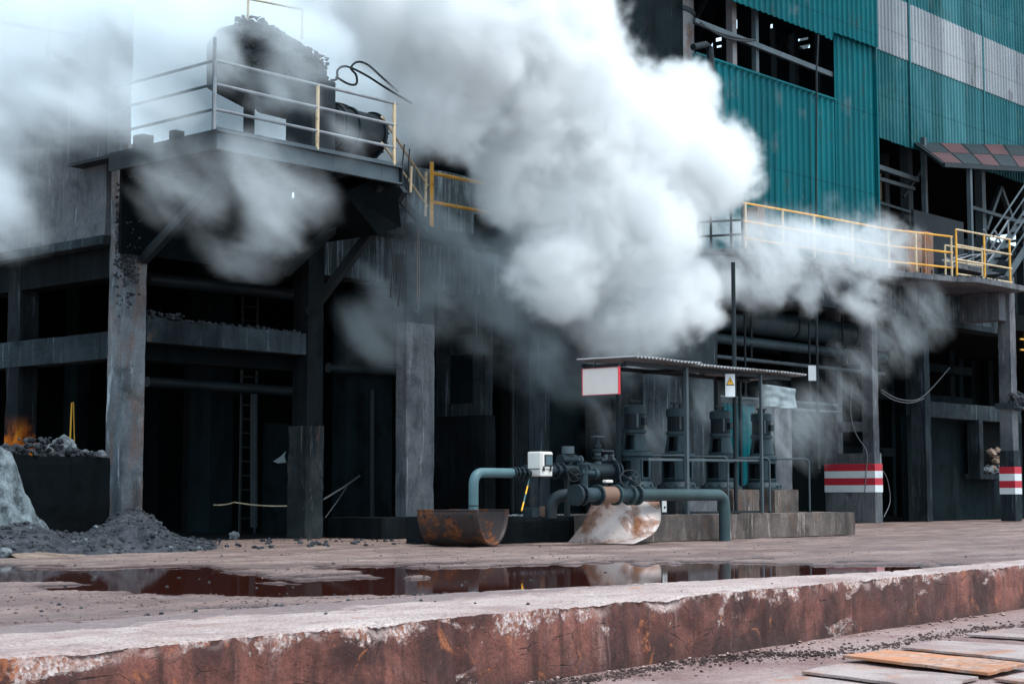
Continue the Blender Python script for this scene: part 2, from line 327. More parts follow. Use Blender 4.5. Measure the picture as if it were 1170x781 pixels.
def kerb_mat():
    t = NT('red stained kerb concrete')
    sx = t.n('ShaderNodeSeparateXYZ'); t.l(t.g.outputs['Normal'], sx.inputs[0])
    up = t.ramp(t.math('ADD', sx.outputs[2], 0.0), [(.25, 0.0), (.75, 1.0)])
    big = t.noise(1.0, 8, .65, None, .4)
    face = t.mix(t.ramp(big, [(.42, 0.0), (.58, 1.0)]), (.045, .011, .008), (.27, .092, .066))
    st = t.noise(1.0, 8, .65, t.pos((5, 5, .8)), .5); face = t.mix(t.ramp(st, [(.5, 0.0), (.72, .85)]), face, (.045, .013, .011))
    n5 = t.noise(2.3, 9, .7, t.pos(off=(4, 4, 4)), .6); face = t.mix(t.ramp(n5, [(.57, 0.0), (.70, .5)]), face, (.30, .17, .155))
    n7 = t.noise(.6, 6, .6, t.pos((1.3, 1.3, 1), (9, 0, 0))); face = t.mix(t.ramp(n7, [(.45, 0.0), (.62, .6)]), face, (.05, .015, .012))
    vs2 = t.noise(1.0, 8, .62, t.pos((9, 9, .7), (6, 2, 0)), .3); face = t.mix(t.ramp(vs2, [(.52, 0.0), (.66, .8)]), face, (.030, .009, .007))
    vs3 = t.noise(1.0, 8, .65, t.pos((6, 6, .9), (1, 8, 0)), .5); face = t.mix(t.ramp(vs3, [(.60, 0.0), (.72, .6)]), face, (.36, .21, .18))
    ck = t.n('ShaderNodeTexVoronoi'); ck.feature = 'DISTANCE_TO_EDGE'; ck.inputs['Scale'].default_value = 1.0; t.l(t.pos((2.1, 2.1, 5.5)), ck.inputs['Vector'])
    ckn = t.ramp(t.math('ADD', ck.outputs[0], t.math('MULTIPLY', t.noise(4, 8, .7), .22)), [(.085, 1.0), (.115, 0.0)])
    face = t.mix(t.math('MULTIPLY', ckn, .85), face, (.018, .006, .005))
    # pale broken aggregate patches
    ch = t.noise(1.4, 9, .72, t.pos((1, 1, 1.6), (2, 2, 2)), .5); 
    sz = t.n('ShaderNodeSeparateXYZ'); t.l(t.g.outputs['Position'], sz.inputs[0]); zr = t.n('ShaderNodeMapRange'); zr.inputs['From Min'].default_value = -.26; zr.inputs['From Max'].default_value = 0; zr.inputs['To Max'].default_value = .16; t.l(sz.outputs[2], zr.inputs[0])
    cm = t.ramp(t.math('ADD', ch, zr.outputs[0]), [(.62, 0.0), (.66, 1.0)])
    vo = t.n('ShaderNodeTexVoronoi'); vo.inputs['Scale'].default_value = 42; t.l(t.g.outputs['Position'], vo.inputs['Vector'])
    agg = t.mix(t.ramp(vo.outputs['Color'], [(.2, 0.0), (.8, 1.0)]), (.30, .12, .075), (.62, .52, .50))
    face = t.mix(cm, face, agg)
    n3 = t.noise(1.2, 9, .65, t.pos((.7, 1.4, 1), (1, 3, 0)), .5)
    dd = t.n('ShaderNodeVectorMath'); dd.operation = 'DOT_PRODUCT'; dd.inputs[1].default_value = (-.0715, 1, 0); t.l(t.g.outputs['Position'], dd.inputs[0])
    fr = t.n('ShaderNodeMapRange'); fr.inputs['From Min'].default_value = 7.04+.75; fr.inputs['From Max'].default_value = 7.04+1.65; t.l(dd.outputs['Value'], fr.inputs[0])
    mud = t.ramp(t.math('ADD', t.math('MULTIPLY', fr.outputs[0], .42), t.noise(2.2, 9, .7, t.pos((.5, 1.5, 1), (5, 1, 0)), .6)), [(.66, 0.0), (.72, .9)])
    top = t.mix(t.ramp(n3, [(.35, 0.0), (.6, 1.0)]), (.38, .255, .235), (.60, .475, .44))
    n6 = t.noise(4, 9, .75, t.pos((.6, 1.4, 1), (3, 1, 0)), .5); top = t.mix(t.ramp(n6, [(.55, 0.0), (.68, .8)]), top, (.27, .12, .095))
    top = t.mix(mud, top, t.mix(t.noise(7, 8, .75), (.10, .06, .058), (.34, .25, .24)))
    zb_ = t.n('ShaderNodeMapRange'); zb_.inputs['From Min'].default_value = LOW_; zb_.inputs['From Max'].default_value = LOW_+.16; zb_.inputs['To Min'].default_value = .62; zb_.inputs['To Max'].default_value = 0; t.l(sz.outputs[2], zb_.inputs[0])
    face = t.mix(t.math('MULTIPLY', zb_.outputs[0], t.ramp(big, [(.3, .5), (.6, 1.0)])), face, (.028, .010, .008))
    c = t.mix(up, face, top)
    g = t.noise(42, 9, .85); c = t.mix(t.ramp(g, [(.40, .8), (.52, 0.0)]), c, (.045, .018, .015)); n8 = t.noise(3.2, 9, .75, t.pos(off=(12, 3, 1)), .8); c = t.mix(t.ramp(n8, [(.60, 0.0), (.66, .75)]), c, (.42, .135, .05))
    nrm = t.bump(t.math('ADD', t.math('MULTIPLY', g, .6), t.math('MULTIPLY', t.math('MULTIPLY', vo.outputs[0], cm), .5)), .8, .02)
    nrm = t.bump(n5, .7, .05, nrm); nrm = t.bump(t.math('SUBTRACT', 1.0, ckn), .6, .03, nrm)
    return t.fin(c, t.mix(up, (.7,)*3, (.5,)*3), 0, nrm, .4)
M['kerb'] = kerb_mat()
def pave_mat():
    t = NT('pinkish wet paving')
    big = t.noise(.9, 9, .62, None, .5); c = t.mix(t.ramp(big, [(.35, 0.0), (.62, 1.0)]), (.20, .105, .095), (.40, .28, .26))
    n = t.noise(3.5, 9, .7, t.pos((.7, 1.3, 1), (4, 0, 0)), .5); c = t.mix(t.ramp(n, [(.52, 0.0), (.7, .8)]), c, (.23, .10, .085))
    g = t.noise(48, 9, .85); c = t.mix(t.ramp(g, [(.40, .85), (.52, 0.0)]), c, (.06, .026, .023))
    nrm = t.bump(g, .7, .015); nrm = t.bump(n, .5, .03, nrm)
    return t.fin(c, t.ramp(n, [(.4, .45), (.7, .8)]), 0, nrm, .45)
M['pave'] = pave_mat()
def slab_mat():
    t = NT('pale slab face')
    big = t.noise(1.1, 9, .62, t.pos(off=(6, 6, 6)), .5); c = t.mix(t.ramp(big, [(.35, 0.0), (.6, 1.0)]), (.29, .195, .18), (.45, .36, .335))
    n = t.noise(1.5, 9, .7, t.pos((1, 1, 1), (14, 0, 0)), .6); c = t.mix(t.ramp(n, [(.56, 0.0), (.64, .85)]), c, (.42, .17, .08))
    g = t.noise(48, 9, .85); c = t.mix(t.ramp(g, [(.40, .7), (.52, 0.0)]), c, (.12, .06, .05)); g7 = t.noise(1.7, 9, .7, t.pos(off=(1, 9, 9)), .7); c = t.mix(t.ramp(g7, [(.48, 0.0), (.62, .6)]), c, (.16, .10, .095))
    return t.fin(c, .5, 0, t.bump(g, .5, .012), .45)
M['slab'] = slab_mat()
def rub_mat(name, a, b):
    t = NT(name)
    n = t.noise(3.5, 8, .7); c = t.mix(t.ramp(n, [(.4, 0.0), (.62, 1.0)]), a, b)
    g = t.noise(30, 8, .8); c = t.mix(t.ramp(g, [(.3, .6), (.6, 0.0)]), c, tuple(x*.3 for x in a))
    return t.fin(c, .85, 0, t.bump(g, .8, .02), .3)
M['rubble'] = rub_mat('dark slag rubble', (.016, .019, .024), (.062, .068, .08))
M['rock_pale'] = rub_mat('pale grey rubble', (.08, .095, .105), (.22, .245, .265))
M['ash'] = rub_mat('pale ash', (.022, .03, .035), (.22, .27, .295))
M['sand'] = rub_mat('sandy spill', (.16, .11, .085), (.30, .225, .175))

# ---------------------------------------------------------------- ground, kerb, puddles
K0, K1 = Vector((4.51, 7.36, 0)), Vector((18.07, 8.33, 0))
def kerb_y(x): return K0.y+(K1.y-K0.y)*(x-K0.x)/(K1.x-K0.x)
LOW = -.49
def strip_w(x): return 1.62-1.14*max(0, min(1, (x-10.0)/5.5))   # the pale strip behind the kerb narrows to the right
# puddle mask: strips traced on the ground (centre, half length, half width, heading)
PUD = []
def pud(px0, px1, py, w, sl=0.0, dep=.045):
    a, b = onZ(px0, py, 0), onZ(px1, py+sl, 0); PUD.append((a, b, w, dep))
pud(-160, 110, 653, 1.45); pud(60, 210, 657, .75, 2); pud(150, 330, 665, .62, 3, .05); pud(330, 560, 670, .75, -2, .05)
pud(520, 660, 663, 1.2, -5, .055); pud(650, 860, 652, 2.0, -2, .055); pud(850, 1000, 650, 1.6, 0, .055); pud(960, 1085, 649, .9, 0, .05); pud(600, 760, 674, .42, -6, .045)
pud(250, 430, 691, .13, -5, .03); pud(470, 590, 677, .12, -4, .028)
def ground_h(x, y):
    d = y-kerb_y(x)
    h = .010*mnoise.noise(Vector((x*.7, y*1.6, 0)))+.008*mnoise.noise(Vector((x*2.3, y*4.5, 3)))+.005*mnoise.noise(Vector((x*7, y*9, 7)))
    if 5 < x < 60 and y < 30: h += .004*abs(mnoise.noise(Vector((x*15, y*15, 1))))
    dip = 0
    if y < 22:
        wob = 1+.55*mnoise.noise(Vector((x*.9, y*1.4, 5)))+.3*mnoise.noise(Vector((x*3, y*5, 9)))
        for a, b, w, dep in PUD:
            ab = b-a; L = ab.length; t = max(0, min(1, ((x-a.x)*ab.x+(y-a.y)*ab.y)/(L*L)))
            q = math.hypot(x-a.x-ab.x*t, y-a.y-ab.y*t)/(w*wob+.001)
            if q < 1.5: dip = max(dip, dep*min(1, 1.9*max(0, 1-(q/1.5)**2)))
    f = 1.0 if y < 60 else 0
    e_ = d-strip_w(x)
    if e_ < .25: dip *= max(0, e_/.25); h = h*.5+.006
    return h*f-dip
def span(a, b, s): n = max(1, int((b-a)/s)); return [a+(b-a)*i/n for i in range(n)]
xs = [-900, -300, -100, -40, -15, -5]+span(0, 5, .5)+span(5, 24, .07)+span(24, 34, .14)+span(34, 60, .6)+[60, 80, 120, 300, 900, 2000]
ds = [1.58]+span(1.62, 3.2, .045)+span(3.2, 9.5, .065)+span(9.5, 14, .15)+span(14, 24, .7)+[24, 40, 80, 200, 800, 2000]
m = MB(); nx = len(xs)
for d in ds:
    for x in xs:
        y = kerb_y(x)+d-1.62+strip_w(x)
        m.v.append((x, y, ground_h(x, y)-.012))
for j in range(len(ds)-1):
    for i in range(nx-1): a = j*nx+i; m.f.append((a, a+1, a+nx+1, a+nx))
g = m.build('yard_ground', M['ground'], smooth=True); struct(g)
# one sheet of standing water; it shows only where the ground dips below it
w = MB(); w.add([(-5, kerb_y(-5)+.4, -.034), (34, kerb_y(34)+.4, -.034), (34, kerb_y(34)+9.2, -.034), (-5, kerb_y(-5)+9.2, -.034)], [(0, 1, 2, 3)])
struct(w.build('puddle_water', M['water']))
# kerb: long uneven wall between the yard and the lower paving
def kerb():
    L = (K1-K0).normalized(); nrm = Vector((-L.y, L.x, 0)); m = MB()
    sx = span(-6, 30, .035); prof = []
    nz = 14
    for k in range(nz+1): prof.append((0.0, LOW-.02+(0.0-LOW+.02)*k/nz, k/nz))
    for k in range(1, 25): prof.append((.012*k+(1.62-.288)*(k/24)**1.6, 0.0, 1.0))
    joints = [onY(p, 700, 8).x for p in (877, 760, 413, 250, 1010)]
    jx = [3.0, 6.2, 8.0, 10.2, 12.02, 13.9, 17.2, 21.0]
    for x in sx:
        cv = .016*max(0, mnoise.noise(Vector((x*1.3, 3, 0)))+.2)+.012*max(0, mnoise.noise(Vector((x*4.5, 7, 0))))+.010*abs(mnoise.noise(Vector((x*13, 7, 0))))+.035*max(0, mnoise.noise(Vector((x*.9, 17, 0)))-.25)+.03*max(0, mnoise.noise(Vector((x*2.6, 27, 0)))-.3)
        jd = min(abs(x-j) for j in jx); jo = .022*max(0, 1-jd/.05)
        for off, z, t in prof:
            if off > .3: off = .3+(off-.3)*(strip_w(x)-.3)/1.32
            p = Vector((x, kerb_y(x), 0))+nrm*off
            q = Vector((x, off*2, z)); n = mnoise.noise(q*3)*.012+mnoise.noise(q*9)*.007+abs(mnoise.noise(q*20))*.004
            if off == 0:
                ero = cv*2.6*max(0, (t-.72)/.28)**1.5+.03*max(0, mnoise.noise(q*Vector((2.2, 1, 2.2)))-.25)
                p += nrm*(ero+jo-n+.03*(1-t)*-.6)
                m.v.append((p.x, p.y, z-(ero*.9+jo*.5 if t > .8 else 0)))
            else:
                e = cv*2.2*max(0, 1-off/.09); m.v.append((p.x, p.y, z-e-jo*.6+n*.6))
    w_ = len(prof)
    for i in range(len(sx)-1):
        for k in range(w_-1): a = i*w_+k; m.f.append((a, a+w_, a+w_+1, a+1))
    return m.build('kerb', M['kerb'], smooth=True)
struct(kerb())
# lower paving
m = MB(); xs2 = [-900, -100, -20]+span(-5, 22, .12)+[22, 30, 60, 200, 2000]; ds2 = [-900, -100, -20]+span(-8, 0, .12)+[0.03]
for d in ds2:
    for x in xs2:
        y = kerb_y(x)+d; h = .008*mnoise.noise(Vector((x, y, 2)))+.006*mnoise.noise(Vector((x*4, y*4, 2)))
        m.v.append((x, y, LOW+h))
for j in range(len(ds2)-1):
    for i in range(len(xs2)-1): a = j*len(xs2)+i; m.f.append((a, a+1, a+len(xs2)+1, a+len(xs2)))
struct(m.build('lower_pavement', M['pave'], smooth=True))
# slabs of the lower paving
def slab(pts, z, th, name, mat, label, cat, group=None, seed=0):
    P = [onZ(x, y, z) for x, y in pts]; n = 14
    m = MB(); idx = {}
    for j in range(n+1):
        for i in range(n+1):
            u, v = i/n, j/n
            p = P[0].lerp(P[1], u).lerp(P[3].lerp(P[2], u), v)
            p = p+Vector((mnoise.noise(p*6+Vector((seed,0,0))), mnoise.noise(p*6+Vector((0,seed,4))), 0))*(.03 if i in (0, n) or j in (0, n) else 0)
            p.z += .006*mnoise.noise(p*3); idx[(i, j)] = len(m.v); m.v.append(tuple(p))
    for j in range(n):
        for i in range(n): m.f.append((idx[(i,j)], idx[(i+1,j)], idx[(i+1,j+1)], idx[(i,j+1)]))
    ring = [(i, 0) for i in range(n)]+[(n, j) for j in range(n)]+[(i, n) for i in range(n, 0, -1)]+[(0, j) for j in range(n, 0, -1)]
    b = len(m.v)
    for q in ring: v = m.v[idx[q]]; m.v.append((v[0], v[1], v[2]-th))
    k = len(ring)
    for i in range(k): m.f.append((idx[ring[i]], idx[ring[(i+1) % k]], b+(i+1) % k, b+i))
    return tag(m.build(name, mat), label, cat, group)
slab([(965, 748), (1012, 741), (1178, 757), (1126, 767)], LOW+.055, .02, 'paving_slab', M['orange'], 'orange rust coloured slab lying proud of the pale paving beyond the kerb', 'slab', 'slabs of the lower paving')
slab([(1028, 738), (1068, 731), (1290, 742), (1210, 757)], LOW+.032, .018, 'paving_slab', M['slab'], 'pale pink slab behind the orange slab at the lower right', 'slab', 'slabs of the lower paving', 2)
slab([(1105, 724), (1160, 716), (1350, 722), (1300, 737)], LOW+.03, .018, 'paving_slab', M['slab'], 'pale slab farthest from the viewer near the right picture edge', 'slab', 'slabs of the lower paving', 3)
slab([(915, 766), (960, 757), (1118, 772), (1078, 786)], LOW+.032, .018, 'paving_slab', M['slab'], 'greyish pink slab directly in front of the orange slab', 'slab', 'slabs of the lower paving', 4)
slab([(845, 786), (900, 770), (1068, 790), (1010, 815)], LOW+.032, .018, 'paving_slab', M['slab'], 'reddish streaked slab cut by the bottom picture edge', 'slab', 'slabs of the lower paving', 5)
slab([(1135, 774), (1190, 763), (1330, 775), (1270, 792)], LOW+.032, .018, 'paving_slab', M['slab'], 'broken grey slab in the lower right picture corner', 'slab', 'slabs of the lower paving', 6)
# dirt ridge along the slabs, and small stones
def stones(name, label, mat, gen, n, seed, rmin, rmax, cat='gravel'):
    rng = random.Random(seed); m = MB()
    for _ in range(n):
        x, y, z = gen(rng); r = rmin+(rmax-rmin)*rng.random()**4.5
        m.rock((x, y, z+r*.25), r, rng)
    return tag(m.build(name, mat), label, cat, kind='stuff')
def g1(rng):
    px = rng.uniform(560, 1180); py = 784-(px-560)*.108+4*math.sin(px*.021)+rng.gauss(0, 2.4)+(rng.random() < .2)*rng.gauss(0, 6); p = onZ(px, py, LOW); return p.x, p.y, p.z
M['dirt'] = rub_mat('dark red dirt', (.028, .014, .013), (.13, .085, .08))
stones('dirt_ridge', 'ridge of dark dirt and chips along the edge of the slabs', M['dirt'], g1, 5200, 4, .003, .018, 'dirt')
def g2(rng):
    px = rng.uniform(-20, 1190); py = 618+rng.random()**.8*90
    p = onZ(px, py, 0); w_ = strip_w(p.x); p.y = max(p.y, kerb_y(p.x)+(.3 if rng.random() < .1 else w_+.08)); return p.x, p.y, (max(ground_h(p.x, p.y)-.012, -.04) if p.y-kerb_y(p.x) > w_ else 0)
stones('gravel', 'small dark stones scattered over the wet yard', M['rubble'], g2, 800, 5, .003, .022)
def g3(rng):
    x = rng.uniform(4, 20); return x, kerb_y(x)-abs(rng.gauss(0, .12))-.04, LOW
def g4(rng):
    px = rng.uniform(-20, 1000); py = rng.gauss(690, 14)-px*.035; p = onZ(px, py, 0); cl = mnoise.noise(Vector((p.x*1.5, p.y*2, 0)))
    if p.y < kerb_y(p.x)+1.7 or cl < .0: p = onZ(px, rng.uniform(625, 690), 0)
    p.y = max(p.y, kerb_y(p.x)+1.7); return p.x, p.y, ground_h(p.x, p.y)-.014
M['mud'] = rub_mat('reddish mud crumbs', (.09, .05, .047), (.24, .16, .145))
stones('mud_crumbs', 'reddish crumbs of drying mud clustered across the middle of the yard', M['mud'], g4, 5000, 15, .003, .016, 'mud')
stones('grit', 'reddish grit lying along the foot of the kerb', M['kerb'], g3, 500, 6, .005, .025)
# ================================================================ the concrete factory
YA = 22.68
XE = onY(141, 600, YA).x            # left end face of the building
fac = thing('factory_building', 'soot blackened open concrete factory with columns, decks and dark bays', 'building', (XE, YA, 0))
def col(px0, px1, py, depth, z0, z1, mat, y0=YA, name='column', parent=None, seed=1.0, chip=.015, step=.14):
    x0, x1 = onY(px0, py, y0).x, onY(px1, py, y0).x
    return rough_box(x0, x1, y0, y0+depth, z0, z1, step, .008, name, mat, parent or fac, seed, chip)
# left corner column with crust of slag
c1 = col(141, 165, 450, .46, 0, 6.5, M['conc_worn'], chip=.018, step=.1); c1['label'] = 'corner column with peeling brown and white concrete'
rng = random.Random(3); m = MB()
x0c = onY(141, 450, YA).x
for k in range(420):
    z = rng.gauss(4.9, .42); m.rock((x0c+rng.uniform(-.06, .26), YA-rng.uniform(-.02, .03), z), rng.uniform(.015, .05), rng)
for k in range(260):
    z = rng.gauss(5.0, .42); m.rock((x0c-rng.uniform(-.02, .02), YA+rng.uniform(0, .3), z), rng.uniform(.015, .045), rng)
m.build('slag_crust', M['rubble'], c1)['kind'] = 'stuff'
# second column with thicker sleeve
col(351, 369, 450, .40, 1.7, 6.1, M['conc_dark'], y0=YA+.02)
c2 = col(349, 369.5, 560, .5, 0, 2.0, M['conc_scorch'], name='column_base', chip=.05, step=.08); c2['label'] = 'scorched column base with rust stains'
xC1, xC2 = onY(165, 450, YA).x, onY(351, 450, YA).x
# beams between them
def beam(x0, x1, y0, y1, z0, z1, mat, name='beam', chip=.03, seed=2.0, parent=None, step=.12):
    return rough_box(x0, x1, y0, y1, z0, z1, step, .01, name, mat, parent or fac, seed, chip)
b1 = beam(xC1-.02, xC2+.02, YA+.05, YA+.42, 3.27, 3.66, M['conc_mid'])
m = MB(); rng = random.Random(8)
for k in range(260):
    t = rng.random()**1.7; m.rock((xC1+.05+t*(xC2-xC1-.1), YA+.1+rng.random()*.28, 3.66+rng.uniform(0, .07)*(2 if t < .25 else .4)), rng.uniform(.015, .06), rng)
m.build('debris', M['rubble'], b1)['kind'] = 'stuff'
beam(xC1-.02, xC2+.02, YA+.42, YA+.9, 3.0, 3.3, M['black'])
# upper deck slabs and downstand beams, left bays
xC3 = onY(563, 500, YA).x
beam(XE, xC2+6, YA+.08, YA+.55, 5.25, 5.9, M['conc_dark'], 'beam')
beam(XE, xC2+14, YA+.6, YA+13, 5.55, 5.95, M['black'], 'floor_slab', step=.8)
# end face (facing left): beams, rear column, wall of the bin above
yR0, yR1 = onX(42, 460, XE).y, onX(22, 460, XE).y
M['conc_orange'] = concrete('sooty column with orange patch', (.20, .20, .215), (.06, .066, .075), soot=.5, white=.3, off=17, orange=(1.55, 2.2))  # orange patch within a height band, broken up by noise
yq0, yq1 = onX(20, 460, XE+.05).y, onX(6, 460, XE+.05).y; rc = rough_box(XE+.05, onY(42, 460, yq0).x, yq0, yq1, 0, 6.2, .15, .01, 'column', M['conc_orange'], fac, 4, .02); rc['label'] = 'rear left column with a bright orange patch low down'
rough_box(XE+.05, XE+.45, yR1+3.2, yR1+4, 0, 6.2, .3, .01, 'column', M['conc_dark'], fac, 6, .03)
rough_box(XE+.04, XE+.42, YA+.46, yR0+6, 3.0, 3.45, .15, .01, 'beam', M['conc_mid'], fac, 5, .03)
rough_box(XE+.06, XE+.5, YA+.46, yR0+12, 4.35, 5.0, .2, .015, 'beam', M['conc_dark'], fac, 9, .03)
ub = rough_box(XE-.12, XE+.35, YA+.5, YA+19, 5.0, 9.0, .3, .02, 'bin_wall', M['conc_pale'], fac, 9, .03)
ub['label'] = 'pale streaked upper wall of the left end'
m = MB(); m.box(XE-.2, XE+.4, YA+.46, YA+19, 4.86, 5.02); m.build('ledge', M['conc_mid'], fac, bevel=.02)
# back and side walls of the dark interior, inner columns
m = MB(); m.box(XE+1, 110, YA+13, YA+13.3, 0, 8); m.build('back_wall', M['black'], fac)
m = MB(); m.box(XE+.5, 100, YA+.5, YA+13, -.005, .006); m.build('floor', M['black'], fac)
def inner(px0, px1, y0, dep, z1, mat, step=.3): 
    return col(px0, px1, 520, dep, 0, z1, mat, y0=y0, step=step)
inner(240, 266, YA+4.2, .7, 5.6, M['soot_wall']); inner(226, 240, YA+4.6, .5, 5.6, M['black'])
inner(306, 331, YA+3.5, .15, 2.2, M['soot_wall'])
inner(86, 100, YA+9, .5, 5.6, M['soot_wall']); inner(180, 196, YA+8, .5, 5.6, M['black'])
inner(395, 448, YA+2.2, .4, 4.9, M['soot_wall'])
# lighter board marked pier
p1 = col(464, 496, 520, .28, .35, 4.0, M['conc_pale'], y0=YA-.35, name='pier'); col(464.2, 495.8, 520, .28, 4.0, 5.3, M['conc_mid'], y0=YA-.35, name='pier'); p1['label'] = 'pale board marked concrete pier'
x0p, x1p = onY(436, 600, YA-1.4).x, onY(528, 600, YA-1.4).x
rough_box(x0p, x1p, YA-1.4, YA+.1, 0, .36, .1, .012, 'footing', M['conc_dark'], fac, 3, .03)
# twin column frames (wide side faces left)
def twin(pxe0, pxe1, pybase, rear_px, sleeve_top, ztop, beams, mat, smat, stripes=None, sleeve_grow=.04, fill=None, ydepth=None, yf=YA):
    x0, x1 = onY(pxe0, pybase, yf).x, onY(pxe1, pybase, yf).x
    yr = onX(rear_px, pybase, x0).y
    a = rough_box(x0, x1, yf, yf+.34, sleeve_top-.02, ztop, .12, .006, 'column', mat, fac, 3.3, .02)
    b = rough_box(x0, x1, yr-.34, yr, sleeve_top-.02, ztop, .12, .006, 'column', mat, fac, 5.3, .02)
    for z0, z1 in beams: rough_box(x0+.03, x1-.03, yf+.34, yr-.34, z0, z1, .12, .006, 'crossbeam', mat, fac, 2.2, .02)
    g_ = sleeve_grow
    s_ = rough_box(x0-g_, x1+g_, yf-g_, yr+g_, 0, sleeve_top, .1, .006, 'column_base', smat, fac, 1.2, .015)
    if stripes:
        for z0, z1, mm in stripes:
            q = MB(); e = g_+.014; q.box(x0-e, x1+e, yf-e, yr+e, z0, z1); st = q.build('painted_stripe', mm, s_, bevel=.004)
            st['label'] = 'red painted stripe' if mm is M['stripe_red'] else 'white painted stripe'
    return s_, x0, x1, yr
twin(554, 563, 590, 497, 2.35, 5.3, [(3.6, 4.0), (2.3, 2.6)], M['conc_mid'], M['conc_dark'])
m = MB(); x3 = onY(554, 590, YA).x; m.box(x3+.1, x3+.2, YA+.34, YA+2.2, 2.3, 5.2); m.build('infill_panel', M['soot_wall'], fac)
ST = [(1.385, 1.575, M['stripe_red']), (1.195, 1.385, M['stripe_white']), (1.005, 1.195, M['stripe_red']), (.815, 1.005, M['stripe_white'])]
s1, xs0, xs1, ysr = twin(1000, 1006.5, 597, 946, 1.86, 5.95, [(2.45, 2.72), (4.3, 4.6)], M['conc_pale'], M['conc_pale'], ST)
s1['label'] = 'wide column base with red and white painted stripes'
m = MB(); m.box(xs0+.1, xs0+.2, YA+.34, ysr-.34, 1.8, 5.9); 
# right end column
YB = onZ(1160, 595, 0).y
xr0, xr1 = onY(1160, 595, YB).x, onY(1166.3, 595, YB).x
yrr = onX(1145.5, 595, xr0).y
cr = rough_box(xr0, xr1, YB, yrr, 0, 7.0, .1, .006, 'column', M['conc_pale'], fac, 7, .02); cr['label'] = 'tall pale end column'
cs = rough_box(xr0-.03, xr1+.03, YB-.03, yrr+.03, 0, 2.0, .1, .006, 'column_base', M['conc_mid'], fac, 8, .02); cs['label'] = 'narrow column base with red and white painted stripes'
for z0, z1, mm in [(1.40, 1.60, M['stripe_red']), (1.2, 1.4, M['stripe_white']), (1.0, 1.2, M['stripe_red']), (.82, 1.0, M['stripe_white'])]:
    q = MB(); e = .044; q.box(xr0-e, xr1+e, YB-e, yrr+e, z0-.06, z1-.06); st = q.build('painted_stripe', mm, cs, bevel=.004)
    st['label'] = 'red painted stripe' if mm is M['stripe_red'] else 'white painted stripe'
m = MB(); rng = random.Random(12)
for k in range(70): m.rock((rng.uniform(xr0-.1, xr1+.2), YB-rng.uniform(-.05, .18), 3.45+rng.gauss(0, .12)), rng.uniform(.04, .12), rng)
m.build('debris', M['rubble'], cr)['kind'] = 'stuff'
q = MB(); q.box(xr0-.08, xr1+.1, YB-.1, yrr+.1, 3.2, 3.36); q.build('ledge', M['conc_mid'], cr)
# column between, beam and sill wall in the right bay
col(1060, 1066, 590, .45, 0, 6, M['conc_mid'], y0=YA, step=.12)
xm = onY(1066, 590, YA).x
def rb(*a, **k): return rough_box(*a, **k)
rough_box(xm, onY(1162, 470, YA+.3).x, YA+.15, YA+.55, 2.95, 3.4, .12, .012, 'beam', M['conc_mid'], fac, 9, .05)
rough_box(xm, onY(1165, 470, YA+.8).x, YA+.75, YA+.95, 0, 3.0, .3, .012, 'infill_wall', M['soot_wall'], fac, 9, .0)
XR = onY(1152, 540, YA+.3).x
xo0, xo1 = onY(1121, 540, YA+.2).x, XR
q = MB(); q.box(xo0-.25, xo0, YA+.1, YA+.5, 1.35, 3.0); q.box(xo0-.25, xo1, YA+.1, YA+.6, 1.2, 1.36); q.build('window_surround', M['conc_mid'], fac, bevel=.015)
q = MB(); q.box(xo0, xo1, YA+.56, YA+.62, 1.36, 2.95); q.build('opening_dark_panel', M['black'], fac)  # black panel stands in for the dark of the opening
m = MB(); rng = random.Random(77)
for k in range(120): m.rock((rng.uniform(xo0+.05, xo1), YA+rng.uniform(.12, .5), 1.38+abs(rng.gauss(0, .1))), rng.uniform(.03, .12), rng)
m.build('rubble', M['rock_pale'], fac)['kind'] = 'stuff'
m = MB(); rr_ = random.Random(5)
for k in range(40): m.rock((xo0+1.5+rr_.gauss(0, .28), YA+.3+rr_.gauss(0, .06), 1.62+rr_.gauss(0, .18)), rr_.uniform(.08, .2), rr_)
m.build('broken_brick_pile', M['sand'], fac)['kind'] = 'stuff'
# dim pipes, conduits and a ladder inside the left bays
def ipipe(pa, pb, yy, r, mat='pipe_dark', name='pipe'):
    q = MB(); a, b = onY(*pa, yy), onY(*pb, yy); q.tube([a, b], r, 12); return q.build(name, M[mat], fac, smooth=True)
ipipe((168, 318), (350, 338), YA+1.6, .12); ipipe((168, 436), (350, 448), YA+3.0, .10, 'pipe_dark'); ipipe((290, 450), (290, 602), YA+3.0, .07); ipipe((375, 420), (540, 428), YA+2.0, .10)
ipipe((585, 400), (585, 585), YA+.9, .05); ipipe((591, 400), (591, 585), YA+.9, .03); ipipe((425, 445), (425, 590), YA+1.9, .05)
for dx in (0, .38):
    q = MB(); p = onY(275, 520, YA+3.4); q.bar((p.x+dx, YA+3.4, 0), (p.x+dx, YA+3.4, 4.8), .04, .04); q.build('ladder_rail', M['steel_dark'], fac)
for i in range(16):
    q = MB(); q.bar((p.x, YA+3.4, .3+i*.28), (p.x+.38, YA+3.4, .3+i*.28), .025, .025); q.build('ladder_rung', M['steel_dark'], fac)
# interior verticals/braces in right bays, dim
for px in (1020, 1036, 1088, 1098, 1112, 1132): inner(px, px+5, YA+4+(px % 7)*.5, .4, 6, M['soot_wall'], .6)
for z in (2.0, 3.9, 5.0):
    q = MB(); q.box(xs1+.5, 56, YA+5, YA+5.3, z, z+.28); q.build('beam', M['soot_wall'], fac)
